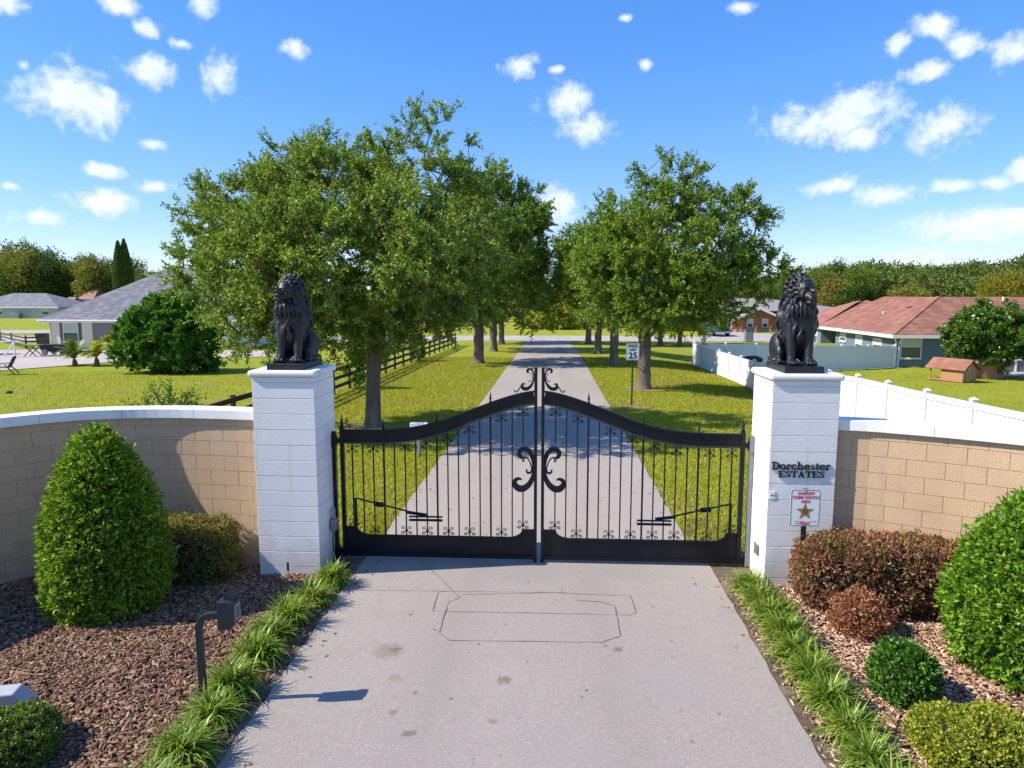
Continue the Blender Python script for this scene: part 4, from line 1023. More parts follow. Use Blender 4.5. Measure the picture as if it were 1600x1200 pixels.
# ================================================================== TREES
def grow(lobes, trunk_top, nspr, seed, base_r, trunk_pts, shoot=(.35, .75), nsh=6, per=24, leafL=.085, leafW=.04, upb=.35, twigs=True, hollow=.35):
    r = np.random.default_rng(seed); rp = random.Random(seed)
    vol = np.array([l[3] * l[4] * l[5] for l in lobes]); idx = r.choice(len(lobes), nspr, p=vol / vol.sum())
    C0 = []; OUT = []
    for i in idx:
        l = lobes[i]; d = r.normal(size=3); d /= np.linalg.norm(d); rad = (hollow + (1 - hollow) * r.random()) ** .55
        p = np.array(l[:3]) + d * np.array(l[3:6]) * rad; C0.append(p); OUT.append(d)
    C0 = np.array(C0); OUT = np.array(OUT)
    tt = np.array(trunk_top); cen = tt
    order = np.argsort(np.linalg.norm(C0 - tt, axis=1)); nodes = [tt + np.array([0, 0, 0.])]; par = [-1]; dist = [0.0]
    for tz in (.8, 1.6, 2.4):
        if max(l[2] + l[5] for l in lobes) > tt[2] + tz + 1.5:
            nodes.append(tt + np.array([rp.uniform(-.15, .15), rp.uniform(-.15, .15), tz])); par.append(len(nodes) - 2); dist.append(tz)
    own = {}
    for i in order:
        p = C0[i]; A = np.array(nodes); dd = np.linalg.norm(A - p, axis=1) + .35 * np.array(dist); j = int(np.argmin(dd))
        q = A[j]; seg = np.linalg.norm(p - q); last = j
        if seg > .9:
            mid = (p + q) / 2 + r.normal(0, .08 * seg, 3) + np.array([0, 0, -.05 * seg]); nodes.append(mid); par.append(last); dist.append(dist[last] + seg / 2); last = len(nodes) - 1
        nodes.append(p); par.append(last); dist.append(dist[last] + seg / 2); own[i] = len(nodes) - 1
    cnt = [0.0] * len(nodes)
    for i in reversed(range(1, len(nodes))):
        cnt[i] += 1
        cnt[par[i]] += cnt[i]
    tot = cnt[0]; rad = [max(.010, base_r * .72 * (c / tot) ** .44) for c in cnt]
    mb = MB()
    mb.tube([Vector(p) for p, _ in trunk_pts], [q for _, q in trunk_pts], 12)
    for i in range(1, len(nodes)):
        j = par[i]; n_ = 7 if rad[i] > .05 else (5 if rad[i] > .02 else 3)
        mb.tube([nodes[j], nodes[i]], [min(rad[j], rad[i] * 1.35), rad[i]], n_, caps=False)
    PP = []; DD = []
    for i in range(nspr):
        p = C0[i]; o_ = OUT[i]
        for s_ in range(nsh):
            d = o_ * .75 + r.normal(0, .55, 3); d[2] += upb; d /= np.linalg.norm(d); ln = r.uniform(*shoot)
            u = r.random(per) ** .8; pos = p + d * (u * ln)[:, None] + r.normal(0, .035, (per, 3)) + np.array([0, 0, -.06]) * (u ** 2)[:, None] * ln
            PP.append(pos); DD.append(d * .7 + r.normal(0, .6, (per, 3)))
            if twigs: mb.tube([p, p + d * ln * .95], [.009, .003], 3, caps=False)
    return mb, np.concatenate(PP), np.concatenate(DD)
def tree(name, loc, label, lobes, trunk_pts, trunk_top, nspr, seed, base_r, m, cat='tree', group=None, **kw):
    t = thing(name, loc, label, cat, group)
    lk = {k: kw.pop(k) for k in list(kw) if k in ('leafL', 'leafW')}
    mb, P, D = grow(lobes, trunk_top, nspr, seed, base_r, trunk_pts, **kw)
    obj('trunk', mb, M['trunk'], t, smooth=True)
    link('crown', leaves(P, D, lk.get('leafL', .085), lk.get('leafW', .042), m, 'crown', seed + 5), t)
    return t
L_oak = leafmat('live_oak_leaf', [(0.094, 0.162, 0.024), (0.141, 0.231, 0.029), (0.217, 0.320, 0.041), (0.354, 0.460, 0.070)], .5, .28, spec=.3)
L_oak2 = leafmat('laurel_oak_leaf', [(0.082, 0.157, 0.019), (0.129, 0.228, 0.022), (0.202, 0.316, 0.030), (0.320, 0.431, 0.048)], .5, .28, spec=.3)

# big live oak left of the lane
tree('oak_tree', (-5.18, 19.9, -.16), 'big live oak behind the left gate leaf, nearest tree left of the lane',
     [(-.6, 0, 5.0, 3.4, 3.4, 3.0), (-3.2, -.3, 5.3, 1.8, 2.0, 1.7), (-4.3, .2, 5.5, 1.2, 1.2, .9), (-2.8, -.8, 2.7, 1.4, 1.4, 1.1), (-1.4, .2, 6.8, 1.9, 1.8, 1.3), (1.4, .3, 6.6, 1.7, 1.9, 2.1),
      (2.2, .5, 7.6, 1.0, 1.0, 1.25), (1.7, -.6, 4.3, 1.8, 1.8, 1.6), (-1.5, -1.6, 3.6, 1.7, 1.5, 1.2), (.3, -1.8, 4.0, 1.6, 1.4, 1.4), (-4.0, .5, 6.5, .9, .9, .8), (2.9, 0, 5.5, 1.0, 1.3, 1.3), (-.8, -3.1, 4.6, 1.8, 1.5, 1.4), (1.2, -3.0, 5.0, 1.6, 1.5, 1.4), (-2.8, -2.6, 4.4, 1.5, 1.4, 1.3)],
     [((0, 0, -.2), .42), ((0, 0, -.0), .33), ((0, 0, .12), .27), ((.01, 0, .35), .235), ((.02, .01, .8), .222), ((.035, 0, 1.2), .205), ((.05, 0, 1.6), .212), ((.08, .01, 1.95), .225), ((.1, 0, 2.2), .235), ((.12, 0, 2.7), .19)], (.1, 0, 2.5), 960, 7, .30, L_oak, nsh=6, per=42, leafL=.088, leafW=.048)
def generic(seed, h, r_, low=2.0):
    rr = random.Random(seed); lob = [(0, 0, low + (h - low) * .46, r_ * .82, r_ * .82, (h - low) * .42)]
    for i in range(7):
        a = rr.uniform(0, 6.28); zz = low + (h - low) * rr.uniform(.18, .8); q = r_ * (1.0 - .5 * max(0, (zz - low) / (h - low) - .4)) * .62
        lob.append((q * math.cos(a), q * math.sin(a), zz, r_ * .38, r_ * .38, (h - low) * .17))
    lob.append((rr.uniform(-.5, .5), 0, h - (h - low) * .14, r_ * .35, r_ * .35, (h - low) * .16))
    return lob
def tp(h, r_):
    q = random.Random(int(h * 100 + r_ * 1000)); P = [((0, 0, -.25), r_ * 1.9), ((0, 0, -.02), r_ * 1.55), ((0, 0, .10), r_ * 1.22), ((0, 0, .28), r_ * 1.05)]
    for i in range(1, 7): P.append(((q.uniform(-.03, .03), q.uniform(-.03, .03), .28 + (h - .28) * i / 6), r_ * q.uniform(.88, .98)))
    return P
# second tall oak in the left row, hanging over the lane
lob = generic(3, 12.3, 4.7, 2.0) + [(3.6, -.5, 2.9, 1.3, 1.6, 1.4), (3.9, .5, 4.6, 1.2, 1.5, 1.6), (2.9, 0, 8.2, 1.5, 1.5, 2.0), (-.5, -2.6, 6.0, 2.0, 1.4, 2.5)]
treeB = tree('oak_tree', (-4.48, 42.85, -.52), 'second oak in the left row, with low branches over the lane', lob, tp(2.6, .32), (0, 0, 2.5), 560, 12, .36, L_oak2, nsh=6, per=30, leafL=.15, leafW=.075, shoot=(.45, .95))
copy_tree(treeB, (-4.54, 54.5, -.71), 'third oak in the left row, trunk just behind the second', 2.2, .93)
copy_tree(treeB, (-4.75, 66.2, -.9), 'farthest oak in the left row, beside the street', 4.0, .9)
# right row
lobR = [(.9, 0, 5.3, 3.1, 3.0, 2.7), (-.9, -.3, 4.6, 2.0, 2.0, 1.9), (1.0, 0, 8.0, 1.5, 1.5, 1.25), (.2, 0, 9.0, .7, .7, .8), (3.6, 0, 6.6, 1.3, 1.5, 1.6), (4.6, 0, 4.9, 1.4, 1.3, .9), (5.2, .2, 5.3, .8, .8, .5), (3.6, -.3, 4.2, 1.5, 1.4, 1.1),
        (-1.7, 0, 6.1, 1.2, 1.4, 1.5), (.4, -1.8, 4.0, 1.9, 1.3, 1.4), (2.2, -1.2, 3.6, 1.6, 1.3, 1.0), (2.6, .2, 7.6, .9, .9, 1.0)]
tree('oak_tree', (3.9, 30.0, -.32), 'laurel oak behind the speed limit sign, nearest tree right of the lane', lobR, tp(2.3, .29), (0, 0, 2.2), 680, 31, .32, L_oak2, nsh=6, per=36, leafL=.108, leafW=.057, shoot=(.4, .85))
treeD = tree('oak_tree', (3.68, 42.0, -.51), 'second oak in the right row beside the lane', generic(8, 9.6, 3.5, 2.1), tp(2.4, .27), (0, 0, 2.3), 360, 41, .3, L_oak2, nsh=6, per=26, leafL=.15, leafW=.08, shoot=(.45, .9))
copy_tree(treeD, (3.43, 52.4, -.67), 'third oak in the right row beside the lane', 2.0, 1.03)
copy_tree(treeD, (3.35, 65.2, -.88), 'farthest dark oak in the right row beside the street', 4.1, 1.05)
copy_tree(treeD, (9.8, 64.4, -.93), 'left one of the two small trees by the street corner of the vinyl fence', 1.0, .86)
copy_tree(treeD, (11.6, 64.8, -.95), 'right one of the two small trees by the street corner of the vinyl fence', 5.3, .82)

# far woods: trees one can tell apart, copies of three kinds
def far_tree(seed, h, r_, m, nL, leafL, cols=None, conic=False):
    r = np.random.default_rng(seed); lob = generic(seed, h, r_, h * .12); vol = np.array([l[3] * l[4] * l[5] for l in lob])
    if conic:
        z = h * (.04 + .96 * r.random(nL)); a = r.uniform(0, 6.28, nL); q = r_ * np.minimum(1, (h - z) / h * 2.2) ** .7 * (.75 + .3 * r.random(nL)); P = np.stack([q * np.cos(a), q * np.sin(a), z], 1); D = np.stack([np.cos(a) * .3, np.sin(a) * .3, np.ones(nL)], 1)
    else:
        k = nL // 14; i = r.choice(len(lob), k, p=vol / vol.sum()); A = np.array(lob)[i]; d = r.normal(size=(k, 3)); d /= np.linalg.norm(d, axis=1, keepdims=True)
        c_ = A[:, :3] + d * A[:, 3:6] * (.3 + .7 * r.random((k, 1))) ** .5
        P = np.repeat(c_, 14, 0) + r.normal(0, leafL * 1.1, (k * 14, 3)); D = np.repeat(d, 14, 0) + r.normal(0, .8, (k * 14, 3))
    return leaves(P, D, leafL, leafL * .6, m, 'crown', seed + 1), MB().tube([(0, 0, -.5), (0, 0, h * .35), (0, 0, h * .7)], [h * .028, h * .02, h * .008], 7)
L_far = [leafmat('wood_leaf_dark', [(0.046, 0.090, 0.019), (0.073, 0.124, 0.024), (0.114, 0.170, 0.032)], .7, .2, spec=.2),
         leafmat('wood_leaf_mid', [(0.094, 0.150, 0.024), (0.135, 0.200, 0.032), (0.208, 0.270, 0.045)], .7, .25, spec=.2),
         leafmat('wood_leaf_olive', [(0.133, 0.154, 0.029), (0.189, 0.209, 0.041), (0.282, 0.271, 0.051)], .7, .25, spec=.2),
         leafmat('wood_leaf_yellow', [(.14, .15, .012), (.22, .21, .02), (.30, .27, .03)], .6, .3, spec=.2),
         leafmat('wood_leaf_orange', [(.22, .13, .04), (.30, .20, .06), (.16, .14, .04)], .6, .3, spec=.2)]
def far_thing(name, loc, label, cat, spec, group=None):
    me, tb = spec; t = thing(name, loc, label, cat, group); link('crown', me, t); obj('trunk', tb, M['trunk'], t); return t
specs = [far_tree(61, 16, 5.2, L_far[0], 9000, .55), far_tree(62, 15, 5.5, L_far[1], 9000, .55), far_tree(63, 14, 5.0, L_far[2], 8000, .55)]
protos = [None, None, None]; rw = random.Random(77)
kindname = ['dark green', 'mid green', 'olive green']
def plant_far(x, y, k, s, label, group):
    if protos[k] is None:
        protos[k] = far_thing('woodland_tree', (x, y, terr(x, y)), label, 'tree', specs[k], group); protos[k].scale = (s,) * 3; protos[k].rotation_euler = (0, 0, rw.uniform(0, 6)); return
    copy_tree(protos[k], (x, y, terr(x, y)), label, rw.uniform(0, 6), s, group)
NTH = ['first', 'second', 'third', 'fourth', 'fifth', 'sixth', 'seventh', 'eighth', 'ninth', 'tenth', 'eleventh', 'twelfth', 'thirteenth', 'fourteenth', 'fifteenth', 'sixteenth', 'seventeenth']
# left woods beyond the houses: two staggered rows
for row, (dd, n) in enumerate(((176, 15), (194, 13))):
    for i in range(n):
        px = -40 + i * (330 / (n - 1)) + rw.uniform(-6, 6); p = at_y(px, 470, dd + rw.uniform(-6, 6)); k = rw.choice([0, 0, 1, 1, 2])
        sz = (1.0 + .12 * rw.uniform(-1, 1)) * (1.06 if px < 60 else .92 if px < 200 else .72)
        plant_far(p.x, p.y, k, sz * (1.06 if row else .95), f'{kindname[k]} woodland tree behind the left houses, {"back" if row else "front"} row, {NTH[i]} from left', 'trees of the woods behind the left houses')
# trees beyond the street, seen between and behind the avenue
for i in range(17):
    px = 300 + i * 62 + rw.uniform(-15, 15); y = rw.uniform(118, 150); p = at_y(px, 480, y); k = rw.choice([0, 1, 1, 2])
    plant_far(p.x, p.y, k, rw.uniform(.42, .6), f'{kindname[k]} tree beyond the street, {NTH[i]} from the left', 'trees standing beyond the street')
# right woods: nearer clump of taller trees, then the wooded hill
for q_, (px, d, s, k) in enumerate(((1200, 160, .55, 1), (1222, 240, .62, 1), (1240, 150, .5, 2), (1252, 235, .66, 2), (1268, 250, .7, 0), (1285, 215, .86, 1), (1305, 220, .92, 0), (1328, 216, .88, 1), (1352, 225, .8, 1))):
    p = at_y(px, 470, d); plant_far(p.x, p.y, k, s, f'{kindname[k]} tree behind the right lion statue, {NTH[q_]} from the left', 'trees behind the right lion statue')
def one_far(px, d, spec, label, s=1.0, name='woodland_tree'):
    p = at_y(px, 470, d); t = far_thing(name, (p.x, p.y, terr(p.x, p.y)), label, 'tree', spec); t.scale = (s,) * 3; return t
one_far(1572, 190, far_tree(71, 10.5, 7.5, L_far[3], 9000, .5), 'broad yellow green tree behind the red roof at the right edge')
one_far(1420, 215, far_tree(72, 7.5, 7, L_far[2], 5000, .5), 'low olive tree behind the red roof')
one_far(1304, 128, far_tree(73, 8.3, 2.6, L_far[4], 1800, .45), 'thin orange brown tree behind the right lion statue')
ts = far_tree(74, 17.5, 1.55, L_far[0], 8000, .5, conic=True)
cy_ = one_far(190, 165, ts, 'left one of the two tall narrow cypresses behind the grey roof', .97, 'cypress_tree'); cy_['group'] = 'twin cypresses'
p = at_y(199.5, 470, 166); copy_tree(cy_, (p.x, p.y, terr(p.x, p.y)), 'right one of the two tall narrow cypresses behind the grey roof', 1, 1.0)

# wooded hill on the right: terrain plus one far-off wood
def hill_z(x, y):
    d = math.hypot(x, y); u = x / max(y, 1)
    return -1.0 + (10.5 + 8 * ss(.45, .9, u) + 1.5 * math.sin(u * 19)) * ss(235, 430, d) * ss(.24, .40, u)
hx = lin(40, 700, 34); hy = lin(190, 720, 30)
hm = MB()
for y in hy:
    for x in hx: hm.v.append((x, y, hill_z(x, y) - .3))
for j in range(len(hy) - 1):
    for i in range(len(hx) - 1): a = j * len(hx) + i; hm.f.append((a, a + 1, a + 1 + len(hx), a + len(hx)))
o = obj('hill', hm, mat('wood_floor', (.05, .06, .02), .95, (.08, .08, .03), .2), smooth=True); tag(o, 'low wooded hill on the right horizon', kind='structure')
rr_ = np.random.default_rng(91); PP = []; DD = []; LL = []
for i in range(560):
    u = rr_.uniform(.26, 1.05); d = rr_.uniform(245, 520); x = d * u / math.hypot(1, u); y = d / math.hypot(1, u); z = hill_z(x, y); h = rr_.uniform(7, 11); k = 330
    c_ = np.array([x, y, z + h * .5]); dd_ = rr_.normal(size=(k, 3)); dd_ /= np.linalg.norm(dd_, axis=1, keepdims=True)
    PP.append(c_ + dd_ * np.array([4.2, 4.2, h * .5]) * rr_.uniform(.6, 1.05, (k, 1)) * (1 + .2 * np.sin(dd_[:, :1] * 7 + i))); DD.append(dd_ + rr_.normal(0, .7, (k, 3)))
PP = np.concatenate(PP); DD = np.concatenate(DD)
L_hill = leafmat('hill_wood_leaf', [(0.069, 0.122, 0.030), (0.108, 0.169, 0.033), (0.156, 0.216, 0.045)], .8, .2, spec=.1, patch=.8, pcol=(.11, .125, .03), pscale=.06)
me = leaves(PP, DD, 1.15, .8, L_hill, 'hill_wood', 92); o = link('hill_wood', me); tag(o, 'far off mixed green wood covering the right hill', kind='stuff')

# ================================================================== LEAFY SHRUBS FURTHER OFF
def bush(name, loc, label, lobes, nspr, seed, m, leafL, leafW, cat='bush', nsh=5, per=22, shoot=(.2, .5), base_r=.1, group=None):
    t = thing(name, loc, label, cat, group)
    mb, P, D = grow(lobes, (0, 0, .35), nspr, seed, base_r, [((0, 0, -.1), base_r), ((0, 0, .5), base_r * .8)], nsh=nsh, per=per, shoot=shoot, upb=.45)
    obj('stem', mb, M['twig'], t, smooth=True); link('foliage', leaves(P, D, leafL, leafW, m, 'foliage', seed + 3), t); return t
L_holly = leafmat('deep_green_leaf', [(0.031, 0.109, 0.012), (0.055, 0.169, 0.015), (0.098, 0.248, 0.021), (0.173, 0.356, 0.030)], .42, .2, spec=.3)
bush('round_bush', (-21.7, 39.0, -.72), 'huge round dark green bush in front of the grey roofed house',
     [(0, 0, 2.2, 2.55, 2.3, 2.1), (-1.4, 0, 1.8, 1.6, 1.6, 1.6), (1.3, -.3, 1.9, 1.6, 1.6, 1.7), (.5, 0, 3.6, 1.2, 1.2, .9), (-.8, -1, 1.3, 1.8, 1.3, 1.2), (2.1, 0, .9, 1.0, 1, .8), (1, -1.2, 1.2, 1.6, 1, 1.1)], 620, 51, L_holly, .17, .10, per=24, shoot=(.25, .55))
L_citrus = leafmat('magnolia_leaf', [(0.042, 0.105, 0.014), (0.070, 0.154, 0.017), (0.119, 0.224, 0.025), (0.210, 0.308, 0.049)], .3, .2, spec=.6)
bush('round_tree', (28.3, 47.3, -1.78), 'round glossy tree shading the play house by the right edge',
     [(0, 0, 2.9, 2.6, 2.2, 1.6), (-1.6, 0, 2.7, 1.3, 1.3, 1.2), (1.7, 0, 2.9, 1.5, 1.4, 1.4), (-.6, 0, 4.0, 1.1, 1.1, .8), (1.3, 0, 4.0, 1.0, 1, .7), (.2, -.8, 1.5, 1.0, .8, .8), (2.9, 0, 2.6, 1.2, 1.2, 1.3)], 380, 52, L_citrus, .22, .12, 'tree', per=22, shoot=(.3, .6), base_r=.16)
bush('vine_bush', (-8.35, 29.3, -.3), 'leafy vine climbing the black fence near its second post', [(0, 0, .9, .35, .35, .75), (.2, 0, 1.6, .25, .25, .35)], 40, 53, L_holly, .10, .06, per=14, shoot=(.15, .4), base_r=.03)
bush('vine_bush', (-8.5, 44.0, -.53), 'smaller vine on the black fence further along', [(0, 0, .8, .35, .4, .7)], 26, 54, L_holly, .12, .07, per=12, shoot=(.15, .4), base_r=.03)
bush('sprawling_shrub', (-8.75, 15.2, -.05), 'loose shrub showing above the left wall cap', [(0, 0, 1.05, .5, .4, .45), (-.3, 0, 1.0, .45, .3, .3), (.3, 0, 1.25, .25, .2, .4)], 34, 55, L_holly, .07, .035, per=11, shoot=(.25, .6), base_r=.03)
bush('low_shrub', (-36.5, 56.5, -1.1), 'low light green shrub at the corner of the grey roofed house', [(0, 0, .6, .9, .7, .55), (1.2, 0, .5, .8, .6, .45)], 60, 56, L_lime, .16, .09, per=16)
bush('low_shrub', (-33.0, 57.6, -1.1), 'low dark shrub under the window of the grey roofed house', [(0, 0, .35, 1.6, .5, .35), (2.0, 0, .4, 1.0, .5, .3)], 60, 57, L_box, .16, .09, per=14)
bush('low_shrub', (-45.6, 52.5, -1.05), 'small round tree top at the left photo edge', [(0, 0, 1.9, 1.1, 1, .9)], 60, 58, L_lime, .16, .09, per=16)
# yellow green shrubs across the street
k_ = 0
for (px, y, s, mm) in ((842, 97, 1.0, L_lime), (872, 95, 1.3, L_lime), (900, 99, 1.0, L_lime), (955, 102, 1.0, L_far[1]), (700, 104, 1.1, L_far[1]), (1010, 105, 1.0, L_far[2])):
    p = at_y(px, 500, y)
    bush('roadside_bush', (p.x, p.y, -.96), ['pale green bush straight across the street from the lane', 'largest yellow green bush straight across the street', 'yellow green bush across the street, right of the lane',
         'green bush across the street behind the right row of trees', 'green bush across the street behind the left row of trees', 'olive bush across the street near the pickup'][k_],
         [(0, 0, 1.2 * s, 2.4 * s, 1.6, 1.3 * s), (1.2, 0, 1.0, 1.6, 1.2, 1.1)], 110, 200 + k_, mm, .28, .14, per=16, shoot=(.3, .8)); k_ += 1

# two young palms (banana-like fans) by the left driveway
def palm(loc, label, seed, m, n=13, L_=1.6, h=.7):
    t = thing('small_palm', loc, label, 'palm', 'two young palms on the left lawn'); r = random.Random(seed)
    obj('trunk', MB().tube([(0, 0, -.1), (.03, 0, h * .6), (0, 0, h)], [.22, .14, .08], 8), mat('palm_fibre', (.13, .1, .05), .9, (.2, .16, .08), 8), t)
    for i in range(n):
        a = 2 * PI * i / n + r.uniform(-.2, .2); lean = r.uniform(.35, 1.25); P = []; p = Vector((0, 0, h)); th = lean * .5
        for j in range(7): P.append(p.copy()); p = p + Vector((math.cos(a) * math.sin(th), math.sin(a) * math.sin(th), math.cos(th))) * L_ / 6 * r.uniform(.85, 1.05); th += lean * .32
        mb = MB(); sd = Vector((-math.sin(a), math.cos(a), 0)); mb.tube(P, [.02, .018, .016, .013, .01, .007, .004], 4)
        for j in range(1, 7):
            for k in (-1, 1):
                for q in range(3):
                    b = P[j - 1].lerp(P[j], (q + .5) / 3); ln = .38 * math.sin(PI * min(.95, (j - .3 + q / 3) / 7.2)) + .1; d = (P[j] - P[j - 1]).normalized()
                    tip = b + sd * k * ln + d * ln * .6 + Vector((0, 0, -.12 * ln)); mb.add([b + d * .05, b - d * .05, tip], [(0, 1, 2)])
        obj('frond', mb, m, t)
    return t
palm((-30.5, 43.2, -.84), 'left darker green young palm on the lawn beside the round bush', 1, L_box, L_=1.45, h=.45)
palm((-29.1, 43.3, -.84), 'right yellow green young palm on the lawn beside the round bush', 2, L_lime, L_=1.35, h=.55)

# ================================================================== FENCES
def post_and_rail(pts, label, H=1.12, name='rail_fence', rails=(.32, .66, 1.0), psize=.1):
    t = thing(name, (pts[0][0], pts[0][1], terr(*pts[0][:2])), label, 'fence')
    T = [Vector((x, y, terr(x, y))) for x, y in pts]
    for p in T: obj('post', MB().box(p.x - psize / 2, p.x + psize / 2, p.y - psize / 2, p.y + psize / 2, p.z - .1, p.z + H), M['fence_black'], t, world=True)
    sd = 1
    for a, b in zip(T[:-1], T[1:]):
        d = (b - a).normalized(); nn = Vector((-d.y, d.x, 0)).normalized() * -(psize / 2 + .022)
        for z in rails:
            obj('rail', MB().beam(a + nn + Vector((0, 0, z + rg.uniform(-.012, .012))), b + nn + Vector((0, 0, z + rg.uniform(-.012, .012))), .036, .14), M['fence_black'], t, world=True)
    return t
post_and_rail([(-8.62 + .01 * math.sin(i), 14.0 + 2.2 * i) for i in range(23)], 'long black post and rail fence along the left lawn')
post_and_rail([(-58, 71), (-52.4, 65.5), (-47.0, 60.4), (-42.5, 66.5), (-38, 72.5)], 'black rail fence behind the white frame, left of the grey roofed house', 1.2)
# white vinyl privacy fence
def vtop(y): return float(np.interp(y, [12, 14, 17.9, 21.9, 33.3, 46.8], [1.42, 1.38, 1.26, 1.18, .61, .49]))
def vinyl(pts, tops, label, board=.15):
    t = thing('vinyl_fence', (pts[0][0], pts[0][1], terr(*pts[0])), label, 'fence')
    for (x, y), tz in zip(pts, tops):
        obj('post', MB().box(x - .065, x + .065, y - .065, y + .065, terr(x, y) - .1, tz + .07), M['vinyl'], t, world=True, bevel=.004)
        obj('post_cap', MB().add([(x - .08, y - .08, tz + .071), (x + .08, y - .08, tz + .071), (x + .08, y + .08, tz + .071), (x - .08, y + .08, tz + .071), (x, y, tz + .13)],
                                 [(3, 2, 1, 0), (0, 1, 4), (1, 2, 4), (2, 3, 4), (3, 0, 4)]), M['vinyl'], t, world=True)
    for i in range(len(pts) - 1):
        a = Vector((*pts[i], 0)); b = Vector((*pts[i + 1], 0)); d = (b - a).normalized(); L_ = (b - a).length; a2 = a + d * .065; b2 = b - d * .065
        z0a, z0b = terr(*pts[i]) + .04, terr(*pts[i + 1]) + .04; z1a, z1b = tops[i], tops[i + 1]
        for (u, v_) in ((z1a - .07, z1b - .07), (z0a + .07, z0b + .07)):
            obj('rail', MB().beam(a2 + Vector((0, 0, u)), b2 + Vector((0, 0, v_)), .06, .14), M['vinyl'], t, world=True)
        mb = MB(); n = max(2, int(L_ / board))
        for k in range(n):
            p = a2.lerp(b2, (k + .04) / n); q = a2.lerp(b2, (k + .96) / n); f0, f1 = k / n, (k + 1) / n
            sd = Vector((-d.y, d.x, 0)) * .011
            zA0 = z0a + (z0b - z0a) * f0 + .12; zB0 = z0a + (z0b - z0a) * f1 + .12; zA1 = z1a + (z1b - z1a) * f0 - .12; zB1 = z1a + (z1b - z1a) * f1 - .12
            vs = [p - sd, q - sd, q - sd, p - sd, p + sd, q + sd, q + sd, p + sd]; zz = [zA0, zB0, zB1, zA1] * 2
            mb.add([(w_.x, w_.y, z_) for w_, z_ in zip(vs, zz)], [(0, 1, 2, 3), (7, 6, 5, 4), (0, 4, 5, 1), (1, 5, 6, 2), (2, 6, 7, 3), (3, 7, 4, 0)])
        sd2 = Vector((-d.y, d.x, 0)) * .004
        mb.add([(w_.x, w_.y, z_) for w_, z_ in zip([a2 - sd2, b2 - sd2, b2 - sd2, a2 - sd2, a2 + sd2, b2 + sd2, b2 + sd2, a2 + sd2], [z0a + .12, z0b + .12, z1b - .12, z1a - .12] * 2)],
               [(0, 1, 2, 3), (7, 6, 5, 4), (0, 4, 5, 1), (1, 5, 6, 2), (2, 6, 7, 3), (3, 7, 4, 0)])
        obj('panel', mb, M['vinyl'], t, world=True)
    return t
ys = [12.1, 14.1, 16.0, 17.95, 20.0, 21.95, 24.2, 26.4, 28.6, 30.8, 33.0, 35.3, 37.6, 39.9, 42.2, 44.5, 46.8]
vinyl([(9.35, y) for y in ys], [vtop(y) for y in ys], 'white vinyl fence running back from the right wall')
bx = [(9.35 + (25.6 - 9.35) * i / 7, 47.0 + (54.3 - 47.0) * i / 7) for i in range(8)]
vinyl(bx, [max(terr(x, y) + 1.5, .47 - .62 * i / 7) for i, (x, y) in enumerate(bx)], 'white vinyl fence joining the blue house corner')

# ================================================================== HOUSES
M['shingle_grey'] = mat('grey_shingle', (.17, .17, .19), .9, (.12, .12, .135), 6, 8, .5, 30, mottle=(.21, .21, .23), mscale=1.5)
M['shingle_red'] = mat('red_brown_shingle', (.28, .115, .075), .9, (.22, .09, .06), 5, 8, .5, 30, mottle=(.33, .15, .10), mscale=1.2)
M['shingle_tan'] = mat('tan_shingle', (.28, .24, .23), .9, (.22, .19, .18), 5, 8, .4, 30)
M['shingle_orange'] = mat('orange_shingle', (.36, .18, .10), .9, (.28, .14, .08), 5)
M['stucco_cream'] = mat('cream_stucco', (.78, .69, .58), .9, (.72, .64, .54), 3, 6, .2, 60)
M['stucco_blue'] = mat('blue_grey_stucco', (.13, .195, .255), .9, (.115, .175, .23), 3, 6, .2, 60)
M['stucco_grey'] = mat('grey_stucco', (.48, .48, .48), .9, (.42, .42, .43), 3)
M['shutter'] = mat('grey_surround', (.13, .125, .13), .8, (.1, .1, .105), 6)
M['brickwall'] = mat('orange_brick', (.42, .14, .055), .85, (.34, .11, .045), 9, 6, .3, 50)
M['garage'] = mat('grey_door', (.22, .21, .22), .7, (.19, .18, .19), 5)
def roof_planes(polys, m, parent, th=.05, course=.0, name='roof'):
    """each polygon is a sloping plane; shingle courses are modelled as slightly overlapping strips"""
    mb = MB()
    for P in polys:
        P = [Vector(p) for p in P]; n = (P[1] - P[0]).cross(P[2] - P[0]).normalized()
        if n.z < 0: P.reverse(); n = -n
        lo = [p - Vector((0, 0, th)) for p in P]; k = len(P); mb.add(P + lo, [tuple(range(k)), tuple(k + i for i in reversed(range(k)))] + [(i, k + i, k + (i + 1) % k, (i + 1) % k) for i in range(k)])
    return obj(name, mb, m, parent, world=True)
def courses(P, m, parent, step, name='shingle_course', lift=.018):
    """rows of shingles on one plane given as eave-left, eave-right, top-right, top-left"""
    a, b, c, d = [Vector(p) for p in P]; hgt = ((d + c) / 2 - (a + b) / 2).length; n = int(hgt / step); nn = (b - a).cross(d - a).normalized()
    if nn.z < 0: nn = -nn
    mb = MB()
    for i in range(n):
        t0 = i / n; t1 = (i + 1) / n; l0, r0, l1, r1 = a.lerp(d, t0), b.lerp(c, t0), a.lerp(d, t1), b.lerp(c, t1)
        mb.add([l0 + nn * (.02 + lift), r0 + nn * (.02 + lift), r1 + nn * .02, l1 + nn * .02, l0 + nn * .004, r0 + nn * .004], [(0, 1, 2, 3), (4, 5, 1, 0)])
    o = obj(name, mb, m, parent, world=True); o['kind'] = 'stuff'; return o
